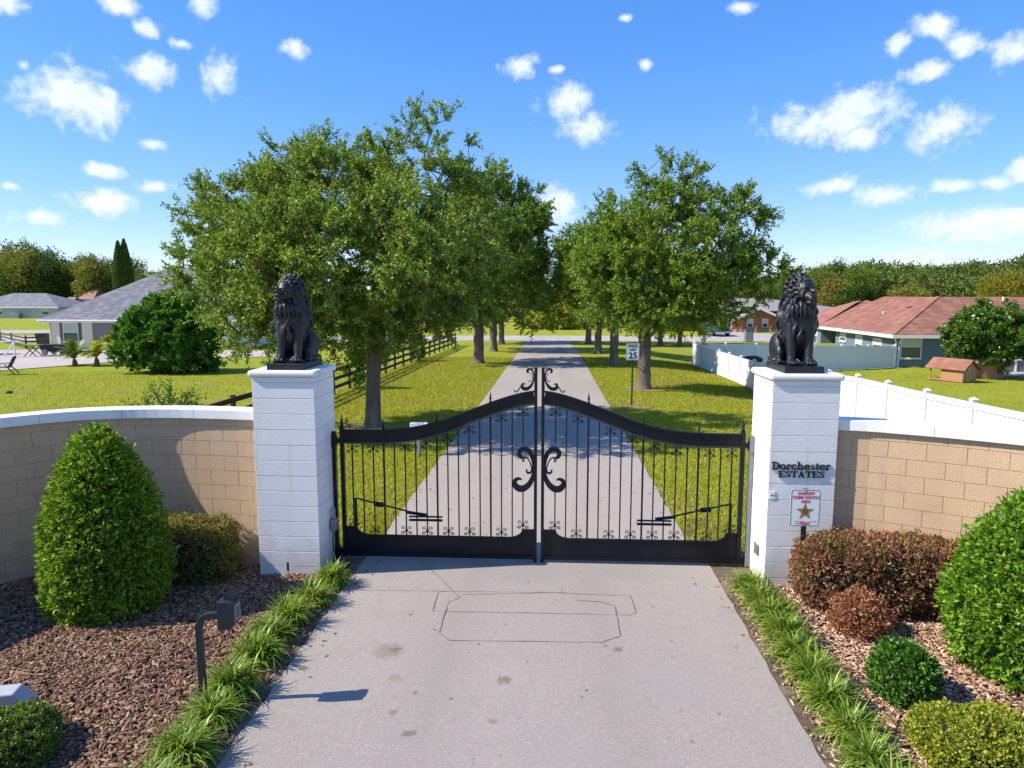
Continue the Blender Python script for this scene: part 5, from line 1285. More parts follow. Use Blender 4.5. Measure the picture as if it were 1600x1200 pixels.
def window(parent, c, w_, h, nx, world=True, surround=.0, grid=(2, 2), sm=None):
    """c: bottom-centre on the wall, nx: outward normal (2D)"""
    n = Vector((nx[0], nx[1], 0)).normalized(); s_ = Vector((-n.y, n.x, 0)); c = Vector(c)
    def slab_(u0, u1, z0, z1, d0, d1):
        vs = [c + s_ * u + n * d + Vector((0, 0, z)) for d in (d0, d1) for (u, z) in ((u0, z0), (u1, z0), (u1, z1), (u0, z1))]
        return vs, [(3, 2, 1, 0), (4, 5, 6, 7), (0, 1, 5, 4), (1, 2, 6, 5), (2, 3, 7, 6), (3, 0, 4, 7)]
    off = parent.location
    mb = MB(); F = .07
    for q in ((-w_ / 2, w_ / 2, 0, F), (-w_ / 2, w_ / 2, h - F, h), (-w_ / 2, -w_ / 2 + F, F, h - F), (w_ / 2 - F, w_ / 2, F, h - F), (-w_ / 2 + F, w_ / 2 - F, h / 2 - .03, h / 2 + .03)): mb.add(*slab_(*q, .0, .06))
    f = link('window', mb.mesh('window', M['white_trim'], off=off), parent)
    if surround:
        mb = MB(); S = surround
        for q in ((-w_ / 2 - S, w_ / 2 + S, -S, 0), (-w_ / 2 - S, w_ / 2 + S, h, h + S), (-w_ / 2 - S, -w_ / 2, 0, h), (w_ / 2, w_ / 2 + S, 0, h)): mb.add(*slab_(*q, .0, .04))
        link('surround', mb.mesh('surround', sm or M['shutter'], off=off), f)
    for k, (z0, z1) in enumerate(((F, h / 2 - .03), (h / 2 + .03, h - F))):
        mb = MB(); mb.add(*slab_(-w_ / 2 + F, w_ / 2 - F, z0, z1, -.005, .02)); link('pane', mb.mesh('pane', M['glass'] if k == 0 else M['blind'], off=off), f)
    mb = MB(); mb.add(*slab_(-w_ / 2 - .04, w_ / 2 + .04, -.06, 0, .061 if not surround else .061, .11)); link('sill', mb.mesh('sill', M['white_trim'], off=off), f)
    return f

# --- grey roofed house, left
gz = -1.18; ez = 1.55
h = thing('house', (-36.5, 67, gz), 'cream house with steep grey hip roof behind the round bush', 'house')
X0, X1, Y0, Y1 = -45.2, -28.2, 61.0, 75.8
obj('wall', MB().box(X0, X1, Y0, Y1, gz - .2, ez - .05), M['stucco_cream'], h, world=True)
ev = .55; a_ = 7.9; rz_ = ez + 4.65
E0, E1, E2, E3 = (X0 - ev, Y0 - ev, ez - .12), (X1 + ev, Y0 - ev, ez - .12), (X1 + ev, Y1 + ev, ez - .12), (X0 - ev, Y1 + ev, ez - .12)
A1, A2 = (X0 - ev + a_, (Y0 + Y1) / 2, rz_), (X1 + ev - a_ + 1.5, (Y0 + Y1) / 2, rz_)
roof_planes([[E0, E1, A2, A1], [E1, E2, A2], [E2, E3, A1, A2], [E3, E0, A1]], M['shingle_grey'], h)
courses([E0, E1, A2, A1], M['shingle_grey'], h, .28)
obj('fascia', MB().box(X0 - ev - .03, X1 + ev + .03, Y0 - ev - .04, Y0 - ev + .02, ez - .34, ez - .10), M['white_trim'], h, world=True)
obj('soffit', MB().box(X0 - ev, X1 + ev, Y0 - ev + .02, Y0, ez - .30, ez - .27), M['white_trim'], h, world=True)
wx = at_y(111, 520, Y0).x; window(h, (wx, Y0, gz + .62), 1.45, 1.75, (0, -1), surround=.28)
obj('door', MB().box(at_y(145, 520, Y0).x, at_y(190, 520, Y0).x, Y0 - .05, Y0, gz, gz + 2.45), M['garage'], h, world=True)
obj('gutter_pipe', MB().tube([(X0 + .12, Y0 - .06, ez - .3), (X0 + .12, Y0 - .06, gz)], .05, 8), M['white_trim'], h, world=True)
obj('gutter', MB().tube([(X0 - ev - .05, Y0 - ev - .1, ez - .15), (X1 + ev + .05, Y0 - ev - .1, ez - .15)], .06, 8), M['white_trim'], h, world=True)
# left yard paving
yard = MB()
YP = [(-60, 47.5), (-46, 47.0), (-38, 41), (-33.8, 38.4), (-32.0, 39.0), (-31.0, 42.5), (-29.8, 46.5), (-27, 50.2), (-21, 52), (-21, 58.5), (-40, 59.5), (-60, 56.5)]
yard.v = [(x, y, terr(x, y) + .045) for x, y in YP]; yard.f = [tuple(range(len(YP)))]
import bmesh
def drape(P, dz, name, m, res=1.5):
    """flat outline cut into a grid and laid on the terrain"""
    bm = bmesh.new(); vs = [bm.verts.new((x, y, 0)) for x, y in P]; bm.faces.new(vs)
    x0, x1 = min(p[0] for p in P), max(p[0] for p in P); y0, y1 = min(p[1] for p in P), max(p[1] for p in P)
    x = x0 + res
    while x < x1: bmesh.ops.bisect_plane(bm, geom=bm.verts[:] + bm.edges[:] + bm.faces[:], plane_co=(x, 0, 0), plane_no=(1, 0, 0)); x += res
    y = y0 + res
    while y < y1: bmesh.ops.bisect_plane(bm, geom=bm.verts[:] + bm.edges[:] + bm.faces[:], plane_co=(0, y, 0), plane_no=(0, 1, 0)); y += res
    for v_ in bm.verts: v_.co.z = terr(v_.co.x, v_.co.y) + dz
    bm.normal_update()
    for f_ in bm.faces:
        if f_.normal.z < 0: f_.normal_flip()
    me = bpy.data.meshes.new(name); bm.to_mesh(me); bm.free(); me.materials.append(m); return link(name, me)
M['gravel'] = pave_mat('pale_gravel', (.48, .40, .36), (.36, .30, .27), (.56, .50, .46), 25)
o = drape(YP, .04, 'yard_path', M['gravel']); tag(o, 'pale gravel yard in front of the grey roofed house', kind='structure')
o = drape([(-75, 82), (-40, 86), (-30, 92), (-30, 96), (-42, 92), (-75, 88.5)], .05, 'side_road', M['street'], 4); tag(o, 'pale side road behind the black rail fence', kind='structure')

# --- far left grey house and orange roofs
def simple_house(x0, x1, y0, y1, gz, ez, rise, hipx, wall_m, roof_m, label, wins=(), ev=.5, group=None):
    h = thing('house', ((x0 + x1) / 2, (y0 + y1) / 2, gz), label, 'house', group)
    obj('wall', MB().box(x0, x1, y0, y1, gz - .3, ez - .05), wall_m, h, world=True)
    E = [(x0 - ev, y0 - ev, ez - .1), (x1 + ev, y0 - ev, ez - .1), (x1 + ev, y1 + ev, ez - .1), (x0 - ev, y1 + ev, ez - .1)]; ym = (y0 + y1) / 2
    A, B = (x0 - ev + hipx, ym, ez + rise), (x1 + ev - hipx, ym, ez + rise)
    roof_planes([[E[0], E[1], B, A], [E[1], E[2], B], [E[2], E[3], A, B], [E[3], E[0], A]], roof_m, h)
    obj('fascia', MB().box(x0 - ev - .02, x1 + ev + .02, y0 - ev - .05, y0 - ev + .02, ez - .34, ez - .08), M['white_trim'], h, world=True)
    for (x, w_, hh, zz) in wins: window(h, (x, y0, gz + zz), w_, hh, (0, -1))
    return h
p0 = at_y(-60, 497, 134); p1 = at_y(91, 497, 134)
simple_house(p0.x, p1.x, 134, 146, -1.1, 1.35, 2.6, 7, M['stucco_grey'], M['shingle_grey'], 'far grey house with grey roof at the left photo edge', [(p1.x - 2.5, 1.6, 1.3, .8), (p1.x - 12, 1.4, 1.3, .8)])
for (px0, px1, y, e, rs, lbl) in ((84, 112, 158, 2.2, 1.9, 'far small orange roofed house between the left houses'), (128, 146, 165, 4.0, 2.0, 'far orange roof just above the grey roof slope')):
    a = at_y(px0, 470, y); b = at_y(px1, 470, y); simple_house(a.x, b.x, y, y + 7, -1, e - 1, rs, (b.x - a.x) * .42, M['stucco_cream'], M['shingle_orange'], lbl)

# --- blue house with red brown roof, right
gz = -1.80; ez = .72
h = thing('house', (35, 62, gz), 'blue grey house with red brown hip roof on the right', 'house')
X0 = 25.9; Y0 = 54.5; X1 = 58; Y1 = 72.0
mb = MB().box(X0, X1, Y0, 66.0, gz - .2, ez - .06); obj('wall', mb, M['stucco_blue'], h, world=True)
obj('wall', MB().box(X0 + 1.4, X0 + 12, 66.0, 69.0, gz - .2, ez - .06), M['stucco_blue'], h, world=True)
obj('wall', MB().box(X0 - .2, X0 + 12, 69.0, 79.0, gz - .2, ez - .06), M['stucco_blue'], h, world=True)
ev = .55; r_ = 6.4; zt = ez + r_ * .43
E0, E1 = (X0 - ev, Y0 - ev, ez), (X1, Y0 - ev, ez); A = (X0 - ev + r_, Y0 - ev + r_, zt); B = (X1, Y0 - ev + r_, zt)
E3 = (X0 - ev, 69.0, ez); A2 = (X0 - ev + r_, 70, zt)
roof_planes([[E0, E1, B, A], [E0, A, A2, E3], [B, (X1, Y0 + 2 * r_, ez), (X0 + 6, Y0 + 2 * r_, ez), A]], M['shingle_red'], h)
courses([E0, E1, B, A], M['shingle_red'], h, .26); courses([E3, E0, A, A2], M['shingle_red'], h, .26)
F0, F1, F2, F3 = (X0 - .8, 68.4, ez - .02), (X0 - .8, 80, ez - .02), (X0 + 12.5, 80, ez - .02), (X0 + 12.5, 68.4, ez - .02); zt2 = ez + 2.4
roof_planes([[F0, F3, (X0 + 6, 74, zt2)], [F0, (X0 + 5.4, 74, zt2), F1], [F1, (X0 + 6, 74, zt2), F2], [F2, (X0 + 6, 74, zt2), F3]], M['shingle_red'], h)
obj('ridge', MB().beam(Vector(E0) + Vector((.1, .1, .09)), Vector(A) + Vector((0, 0, .06)), .24, .03), M['shingle_red'], h, world=True)
obj('fascia', MB().box(X0 - ev - .05, X1, Y0 - ev - .06, Y0 - ev + .01, ez - .26, ez - .01), M['white_trim'], h, world=True)
obj('fascia', MB().box(X0 - ev - .06, X0 - ev + .01, Y0 - ev + .012, 69.0, ez - .26, ez - .01), M['white_trim'], h, world=True)
obj('soffit', MB().box(X0 - ev + .012, X1, Y0 - ev + .012, Y0 - .002, ez - .22, ez - .19), M['white_trim'], h, world=True)
obj('downspout', MB().tube([(X0 - .45, Y0 - .5, ez - .2), (X0 - .1, Y0 - .12, ez - .55), (X0 - .1, Y0 - .12, gz + .1), (X0 + .1, Y0 - .4, gz)], .06, 6), M['white_trim'], h, world=True)
obj('downspout', MB().tube([(X0 + .3, Y0 - .5, ez - .2), (X0 + .15, Y0 - .1, ez - .55), (X0 + .15, Y0 - .1, gz + .1), (X0 + .3, Y0 - .4, gz)], .06, 6), M['white_trim'], h, world=True)
pw = at_y(1422, 560, Y0); window(h, (pw.x, Y0, pw.z), 1.55, 1.75, (0, -1))
for (y, z, w_, hh) in ((57.6, gz + 1.05, 1.5, 1.0), (64.3, gz + 1.35, 1.3, .8)): window(h, (X0, y, z), w_, hh, (-1, 0))
for (y, z, w_, hh) in ((61.0, gz + .6, 1.3, 1.5),): window(h, (X0, y, z), w_, hh, (-1, 0))
for (y, w_, hh) in ((70.3, 1.0, 1.5), (73.2, 1.2, 1.4), (77.2, 1.5, .9)): window(h, (X0 - .2, y, gz + .8), w_, hh, (-1, 0))
obj('meter', MB().box(pw.x + 2.6, pw.x + 2.95, Y0 - .14, Y0 - .002, gz + 1.35, gz + 1.75), M['grey_metal'], h, world=True)
obj('meter', MB().box(pw.x + 2.75, pw.x + 3.1, Y0 - .16, Y0 - .002, gz + .75, gz + 1.1), M['shutter'], h, world=True)
obj('roof_vent', MB().lathe([(.07, 0), (.07, .35)], 8, (X0 + 10.5, Y0 + 5.0, ez + 2.45)), M['white_trim'], h, world=True)
obj('roof_vent', MB().lathe([(.06, 0), (.06, .35)], 8, (X0 + 2.5, Y0 + 8, ez + 1.2)), M['white_trim'], h, world=True)
obj('roof_vent', MB().box(X0 + 3.6, X0 + 4.2, Y0 + 6.0, Y0 + 6.6, ez + 1.7, ez + 2.0), M['shutter'], h, world=True)
# screened porch at the far right
t = thing('screen_porch', (31.8, 53.0, gz), 'white framed screen porch behind the round tree at the right edge', 'porch')
for x in (29.9, 30.7, 32.6, 34.6): obj('post', MB().box(x - .06, x + .06, 51.2, 51.32, gz - .05, gz + 2.3), M['white_trim'], t, world=True)
for z in (.05, .95, 2.25): obj('rail', MB().box(29.84, 34.66, 51.15, 51.199, gz + z - .05, gz + z + .05), M['white_trim'], t, world=True)
for i, (x0, x1) in enumerate(((29.96, 30.64), (30.76, 32.54), (32.66, 34.54))): obj('screen', MB().box(x0, x1, 51.25, 51.27, gz + .1, gz + 2.2), mat('grey_screen', (.14, .15, .17), .7), t, world=True)
obj('kick_plate', MB().box(29.96, 30.64, 51.21, 51.245, gz + .1, gz + .85), M['white_trim'], t, world=True)
o = drape([(28.9, 48.2), (38, 48.6), (38, 51.1), (29.4, 51.1)], .04, 'patio', M['gravel']); tag(o, 'pale patio in front of the screen porch', kind='structure')

# --- brick house and neighbours, far right of the street
gz = -.96
p = at_y(1128, 519, 89); x0 = at_y(1150, 519, 89).x; x1 = at_y(1218, 519, 89).x; ap = at_y(1186.5, 481, 89); e = at_y(1150, 496, 89)
h = thing('house', ((x0 + x1) / 2, 94, gz), 'orange brick house with front gable across the street', 'house')
mb = MB(); mb.extr([(x0, gz - .2), (x1, gz - .2), (x1, e.z), (ap.x, ap.z - .15), (x0, e.z)], 89, 98); obj('wall', mb, M['brickwall'], h, world=True)
for s_, xe in ((-1, x0), (1, x1)):
    roof_planes([[(xe + s_ * .6, 88.5, e.z - .28), (ap.x, 88.5, ap.z), (ap.x, 99, ap.z), (xe + s_ * .6, 99, e.z - .28)]], M['shingle_tan'], h, .08)
    obj('bargeboard', MB().beam((xe + s_ * .7, 88.46, e.z - .38), (ap.x, 88.46, ap.z - .05), .06, .28), M['white_trim'], h, world=True)
for px in (1171.5, 1195): q = at_y(px, 512, 89); window(h, (q.x, 89, q.z), .75, 1.1, (0, -1))
obj('brick_band', MB().box(x0 + .01, x1 - .01, 88.93, 88.998, gz, gz + .55), mat('grey_brick', (.2, .15, .14), .9, (.28, .2, .18), 9), h, world=True)
obj('wall', MB().box(p.x - 9, x0, 91.5, 100, gz - .2, 1.6), M['brickwall'], h, world=True)
obj('wall', MB().box(x1, x1 + 9, 90.5, 100, gz - .2, 1.7), M['brickwall'], h, world=True)
zr = at_y(1190, 466, 99).z
roof_planes([[(p.x - 9.8, 90.6, 1.6), (x1 + 9.8, 89.8, 1.7), (x1 + 1, 99, zr), (p.x + 1.5, 99, zr)], [(x1 + 9.8, 89.8, 1.7), (x1 + 9.8, 108, 1.7), (x1 + 1, 99, zr)], [(p.x - 9.8, 108, 1.6), (p.x - 9.8, 90.6, 1.6), (p.x + 1.5, 99, zr)]], M['shingle_tan'], h)
obj('fascia', MB().box(p.x - 9.8, x0 - .8, 90.5, 90.58, 1.36, 1.6), M['white_trim'], h, world=True)
obj('fascia', MB().box(x1 + .8, x1 + 9.8, 89.7, 89.78, 1.44, 1.7), M['white_trim'], h, world=True)
obj('garage_door', MB().box(x1 + 2, x1 + 6.5, 90.42, 90.498, gz, gz + 2.2), M['white_trim'], h, world=True)
for px in (1137, 1143): q = at_y(px, 518, 90); obj('porch_column', MB().box(q.x - .12, q.x + .12, 90.2, 90.44, gz, 1.5), M['stucco_cream'], h, world=True)
obj('front_door', MB().box(q.x - 2.0, q.x - .9, 91.42, 91.498, gz, gz + 2.1), M['shutter'], h, world=True)
t = thing('porch_rail', ((x0 + x1) / 2, 87.6, gz), 'low rail with orange posts in front of the brick house', 'fence')
for i in range(4): obj('post', MB().box(x0 + .3 + i * 1.75 - .12, x0 + .3 + i * 1.75 + .12, 87.5, 87.74, gz - .05, gz + .75), mat('orange_post', (.5, .25, .1), .8), t, world=True)
obj('rail', MB().box(x0, x1 + .3, 87.44, 87.498, gz + .56, gz + .66), M['fence_black'], t, world=True)
for k, (px0, px1, y, zt_, lbl) in enumerate(((1322, 1362, 170, 471, 'far house with pale grey roof left of the red brown roof'), (1362, 1392, 185, 471, 'far house with dark grey roof just behind the red brown roof'), (1232, 1262, 150, 470, 'far house with tan roof behind the right lion statue'))):
    a = at_y(px0, 480, y); b = at_y(px1, 480, y); zz = at_y(px0, zt_, y + 5).z
    simple_house(a.x, b.x, y, y + 10, -1, .9, zz - .9, (b.x - a.x) * .3, M['stucco_cream'], [M['shingle_grey'], M['shingle_grey'], M['shingle_tan']][k], lbl)
o = drape([(16, 79.7), (30, 79.7), (24.5, 86), (24, 91), (19.0, 91), (19, 86)], .035, 'brick_house_drive', M['street'], 3); tag(o, 'pale drive of the brick house', kind='structure')

# pickup parked across the street
M['truckpaint'] = mat('dark_green_paint', (.015, .05, .04), .25, spec=.7)
M['tyre'] = mat('tyre_rubber', (.012, .012, .012), .85)
M['chrome'] = mat('chrome', (.55, .56, .58), .2, metallic=1)
p = at_y(1114, 525, 81.5)
t = thing('parked_pickup', (p.x, p.y, -.95), 'dark green pickup parked on the grass across the street', 'pickup truck', rz=math.radians(12))
body = MB(); W2 = .98
body.box(-W2, W2, -2.7, 2.7, .45, 1.02); obj('body', body, M['truckpaint'], t, bevel=.08)
obj('hood', MB().add([(-W2 + .06, -2.62, 1.02), (W2 - .06, -2.62, 1.02), (W2 - .06, -1.2, 1.14), (-W2 + .06, -1.2, 1.14), (-W2 + .06, -2.62, .98), (W2 - .06, -2.62, .98), (W2 - .06, -1.2, .98), (-W2 + .06, -1.2, .98)],
    [(0, 1, 2, 3), (7, 6, 5, 4), (0, 4, 5, 1), (1, 5, 6, 2), (2, 6, 7, 3), (3, 7, 4, 0)]), M['truckpaint'], t)
cabv = [(-W2 + .05, -1.25, 1.02), (W2 - .05, -1.25, 1.02), (W2 - .05, .7, 1.02), (-W2 + .05, .7, 1.02), (-.74, -.55, 1.72), (.74, -.55, 1.72), (.74, .5, 1.72), (-.74, .5, 1.72)]
obj('cab', MB().add(cabv, [(3, 2, 1, 0), (4, 5, 6, 7), (0, 1, 5, 4), (1, 2, 6, 5), (2, 3, 7, 6), (3, 0, 4, 7)]), M['truckpaint'], t, bevel=.05)
obj('windscreen', MB().add([(-.8, -1.16, 1.12), (.8, -1.16, 1.12), (.66, -.62, 1.66), (-.66, -.62, 1.66)], [(0, 1, 2, 3)]), M['glass'], t, loc=(0, -.04, .02))
for s_ in (-1, 1):
    obj('side_window', MB().add([(s_ * .925, -.9, 1.1), (s_ * .925, .55, 1.1), (s_ * .79, .4, 1.62), (s_ * .79, -.45, 1.62)], [(0, 1, 2, 3)]), M['glass'], t)
    obj('bed_side', MB().box(min(s_ * .98, s_ * .9), max(s_ * .98, s_ * .9), .75, 2.68, 1.02, 1.18), M['truckpaint'], t)
    obj('headlight', MB().box(s_ * .75 - .14, s_ * .75 + .14, -2.74, -2.69, .76, .93), M['chrome'], t)
    obj('mirror', MB().box(s_ * 1.08 - .09, s_ * 1.08 + .09, -1.05, -.97, 1.1, 1.3), M['tyre'], t)
    for y in (-1.8, 1.75):
        wv = MB().tube([(s_ * .98, y, .38), (s_ * .74, y, .38)], .38, 16); w_ = obj('wheel', wv, M['tyre'], t); obj('rim', MB().tube([(s_ * .99, y, .38), (s_ * .90, y, .38)], .2, 10), M['chrome'], w_)
obj('grille', MB().box(-.55, .55, -2.74, -2.69, .68, .95), M['tyre'], t); obj('bumper', MB().box(-.98, .98, -2.84, -2.71, .42, .62), M['chrome'], t, bevel=.02)
p = at_y(1174.5, 536.5, 69)
t = thing('roadside_bin', (p.x, 70.2, -.92), 'grey box by the street in front of the brick house', 'bin')
obj('box', MB().box(-.38, .38, -.38, .38, 0, 1.15), M['grey_metal'], t, bevel=.03); obj('lid', MB().box(-.42, .42, -.42, .42, 1.152, 1.24), mat('dark_lid', (.06, .06, .07), .6), t, bevel=.02)

# ================================================================== SIGNS
def text_mesh(txt, size, width=None, bold=.0, ext=.001):
    cu = bpy.data.curves.new('t', 'FONT'); cu.body = txt; cu.size = size; cu.align_x = 'CENTER'; cu.extrude = ext; cu.offset = bold; cu.resolution_u = 3
    o = bpy.data.objects.new('t', cu); C.objects.link(o); bpy.context.view_layer.update()
    me = bpy.data.meshes.new_from_object(o.evaluated_get(bpy.context.evaluated_depsgraph_get())); bpy.data.objects.remove(o)
    n = len(me.vertices); a = np.empty(n * 3, np.float32); me.vertices.foreach_get('co', a); a = a.reshape(-1, 3)
    if width: a[:, 0] = (a[:, 0] - (a[:, 0].max() + a[:, 0].min()) / 2) * width / (a[:, 0].max() - a[:, 0].min())
    b = np.stack([a[:, 0], -a[:, 2], a[:, 1]], 1); me.vertices.foreach_set('co', b.ravel()); me.update(); return me
def sign_text(name, txt, size, width, x, z, y, m, parent, bold=0.0):
    me = text_mesh(txt, size, width, bold); me.materials.clear(); me.materials.append(m); return link(name, me, parent, (x, y, z))
def rrect(w_, h_, r, n=5):
    P = []
    for cx, cz, a0 in ((w_ / 2 - r, -h_ / 2 + r, -90), (w_ / 2 - r, h_ / 2 - r, 0), (-w_ / 2 + r, h_ / 2 - r, 90), (-w_ / 2 + r, -h_ / 2 + r, 180)):
        for i in range(n + 1): a = math.radians(a0 + 90 * i / n); P.append((cx + r * math.cos(a), cz + r * math.sin(a)))
    return P
M['signwhite'] = mat('sign_face_white', (.78, .80, .80), .4, (.74, .76, .77), 6)
M['signteal'] = mat('sign_border_teal', (.03, .22, .20), .45); M['signred'] = mat('sign_red', (.62, .04, .05), .5); M['signgold'] = mat('sign_gold', (.42, .24, .04), .5, (.3, .16, .03), 40); M['signblack'] = mat('sign_black', (.015, .015, .017), .5)
sp = at_y(1258, 793, 8.46)
t = thing('crime_watch_sign', (sp.x, 8.46, 0), 'white sheriff crime watch sign with gold star on a black post', 'sign')
zc_ = 1.135
obj('panel', MB().extr(rrect(.355, .462, .035), -.0025, .0025), M['signwhite'], t, loc=(0, 0, zc_))
Q = rrect(.338, .445, .03); Q.append(Q[0]); Q.append(Q[1]); obj('border', MB().band(Q, .008, -.0045, -.0027), M['signteal'], t, loc=(0, 0, zc_))
obj('post', MB().box(-.03, .03, .004, .03, -.1, zc_ + .235), M['signblack'], t, bevel=.003)
sign_text('lettering', 'SHERIFF', .05, .20, 0, zc_ + .165, -.0042, M['signred'], t, .0012)
sign_text('lettering', 'CRIME WATCH', .05, .315, 0, zc_ + .115, -.0042, M['signred'], t, .0012)
sign_text('lettering', 'AREA', .05, .115, 0, zc_ + .065, -.0042, M['signred'], t, .0012)
sign_text('lettering', 'AREA', .045, .13, .0, zc_ - .205, -.0042, M['signred'], t, .0012)
st_ = [((.102 if i % 2 == 0 else .043) * math.sin(-i * PI / 5) * 1, (.102 if i % 2 == 0 else .043) * math.cos(i * PI / 5)) for i in range(10)]
obj('star_outline', MB().extr([(x * 1.07, z * 1.07) for x, z in st_], -.0036, -.0026), M['signblack'], t, loc=(0, 0, zc_ - .047))
sb = obj('star', MB().extr(st_, -.0048, -.0037), M['signgold'], t, loc=(0, 0, zc_ - .047))
def ringm(r0, r1, y0, y1, n=24):
    c = [((r0 + r1) / 2 * math.cos(2 * PI * i / n), (r0 + r1) / 2 * math.sin(2 * PI * i / n)) for i in range(n + 1)]; return MB().band(c, r1 - r0, y0, y1)
obj('star_ring', ringm(.026, .031, -.0062, -.005), M['signblack'], t, loc=(0, 0, zc_ - .047)); obj('star_ring', ringm(.010, .014, -.0062, -.005), M['signblack'], t, loc=(0, 0, zc_ - .047))
mb = MB()
for i in range(9):
    x = -.125 + i * .031
    if abs(x) > .06 or i % 3 == 0: mb.box(x, x + .018, -.0045, -.0028, zc_ - .172, zc_ - .164)
for i in range(3): mb.box(-.115 + i * .018, -.105 + i * .018, -.0045, -.0028, zc_ - .198, zc_ - .190)
obj('fine_print', mb, M['signred'], t)
obj('bolt', MB().tube([(0, -.008, zc_ + .215), (0, .0, zc_ + .215)], .007, 8), M['signblack'], t); obj('bolt', MB().tube([(0, -.008, zc_ - .215), (0, .0, zc_ - .215)], .007, 8), M['signblack'], t)

t = thing('speed_limit_sign', (2.82, 24.7, -.22), 'white speed limit 25 sign on a black post right of the lane', 'sign')
zs = 1.93
obj('panel', MB().extr(rrect(.46, .585, .04), -.003, .003), M['signwhite'], t, loc=(0, 0, zs))
Q = rrect(.42, .545, .03); Q.append(Q[0]); Q.append(Q[1]); obj('border', MB().band(Q, .010, -.006, -.004), M['signblack'], t, loc=(0, 0, zs))
obj('post', MB().tube([(0, .035, -.2), (0, .035, zs + .25)], .03, 10), M['signblack'], t)
sign_text('lettering', 'SPEED', .13, .36, 0, zs + .155, -.006, M['signblack'], t, .003); sign_text('lettering', 'LIMIT', .12, .27, 0, zs + .035, -.006, M['signblack'], t, .003)
sign_text('lettering', '25', .30, .30, 0, zs - .225, -.006, M['signblack'], t, .008)

# ================================================================== SMALL THINGS BY THE GATE
M['keypad'] = mat('keypad_housing', (.012, .016, .024), .45, (.018, .023, .032), 8, spec=.5)
M['spot2'] = mat('grey_key', (.12, .13, .14), .6)
t = thing('keypad_pedestal', (-3.13, 5.80, 0), 'black gooseneck keypad pedestal in the left bed', 'keypad')
P = [(0, 0, -.05), (0, 0, .4), (0, 0, .74)] + [(.13 - .13 * math.cos(a), 0, .74 + .13 * math.sin(a)) for a in [PI / 2 * i / 6 for i in range(1, 7)]] + [(.2, 0, .87)]
mb = MB(); k = len(P)
for i, q in enumerate(P):
    a = Vector(P[max(i - 1, 0)]); b = Vector(P[min(i + 1, k - 1)]); d = (b - a).normalized(); n_ = Vector((d.z, 0, -d.x))
    for u, v_ in ((-1, -1), (1, -1), (1, 1), (-1, 1)): mb.v.append(tuple(Vector(q) + n_ * u * .027 + Vector((0, v_ * .027, 0))))
for i in range(k - 1):
    for j in range(4): a = i * 4 + j; b = i * 4 + (j + 1) % 4; mb.f.append((a, a + 4, b + 4, b))
mb.f += [(0, 1, 2, 3), tuple(k * 4 - 1 - i for i in range(4))]
obj('post', mb, M['keypad'], t, bevel=.004)
bx_ = obj('housing', MB().extr([(.205, .765), (.315, .765), (.355, .815), (.355, 1.005), (.325, 1.02), (.205, 1.02)], -.075, .075), M['keypad'], t, bevel=.005)
obj('hood', MB().extr([(.25, 1.02), (.33, 1.02), (.33, 1.04), (.27, 1.075), (.25, 1.05)], -.03, .09), M['signblack'], t)
obj('keypad_face', MB().box(.356, .36, -.055, .055, .84, .98), M['grey_metal'], t)
for r_i in range(4):
    for c_i in range(3): obj('key', MB().box(.361, .365, -.035 + c_i * .027, -.017 + c_i * .027, .855 + r_i * .028, .873 + r_i * .028), M['spot2'], t)
t = thing('garden_spotlight', (-4.78, 5.62, 0), 'grey wedge shaped ground box at the left photo edge', 'ground light', rz=math.radians(14))
M['spot'] = mat('grey_cast_box', (.38, .40, .43), .7, (.32, .34, .37), 6, 6, .2, 40)
obj('housing', MB().extr([(-.30, -.02), (.12, -.02), (.17, .06), (.04, .21), (-.30, .21)], -.09, .10), M['spot'], t, bevel=.014)
obj('lens', MB().extr([(.10, .0), (.118, -.005), (.165, .06), (.155, .07)], -.07, .08), M['signblack'], t, loc=(.006, 0, 0))
t = thing('garden_stake', (-3.39, 8.56, 0), 'thin metal stake with black sleeve in front of the left pillar', 'stake')
obj('rod', MB().tube([(.01, 0, -.05), (0, 0, .26)], .005, 6), M['grey_metal'], t); obj('sleeve', MB().box(-.011, .011, -.011, .011, .15, .26), M['signblack'], t)
t = thing('metal_box_on_post', (-3.10, 16.1, -.08), 'pale flat box on a grey post behind the left gate leaf', 'box')
obj('post', MB().tube([(0, 0, -.1), (0, 0, .64)], .04, 10), M['grey_metal'], t); obj('box', MB().box(-.20, .20, -.09, .09, .64, .80), M['signwhite'], t, bevel=.01); obj('latch', MB().box(-.01, .01, -.096, -.0905, .71, .74), M['signblack'], t)

# ================================================================== THINGS IN THE LEFT YARD
yz = lambda x, y: terr(x, y) + .045
t = thing('white_frame', (-40.0, 50.0, yz(-40, 50)), 'white timber frame standing on the gravel at the left edge', 'frame')
for (a, b) in (((-1.3, 0, 0), (-1.3, 0, 1.15)), ((.15, 0, 0), (.15, 0, 1.25)), ((-1.4, 0, 1.12), (.25, 0, 1.22)), ((-.75, .0, .0), (.1, 0, 1.1))): obj('bar', MB().beam(a, b, .09, .09), M['white_trim'], t)
t = thing('folding_table', (-39.2, 51.0, yz(-39.2, 51.0)), 'small grey folding table with crossed legs on the gravel', 'table')
obj('table_top', MB().box(-.6, .6, -.4, .4, .82, .88), mat('grey_green_top', (.16, .2, .2), .6), t)
for (a, b) in (((-.5, -.3, 0), (.4, -.3, .82)), ((.5, -.3, 0), (-.4, -.3, .82)), ((-.5, .3, 0), (.4, .3, .82)), ((.5, .3, 0), (-.4, .3, .82))): obj('leg', MB().beam(a, b, .05, .05), M['signblack'], t)
t = thing('garden_cart', (-38.3, 52.2, yz(-38.3, 52.2)), 'black garden cart with a plant beside the house corner', 'cart')
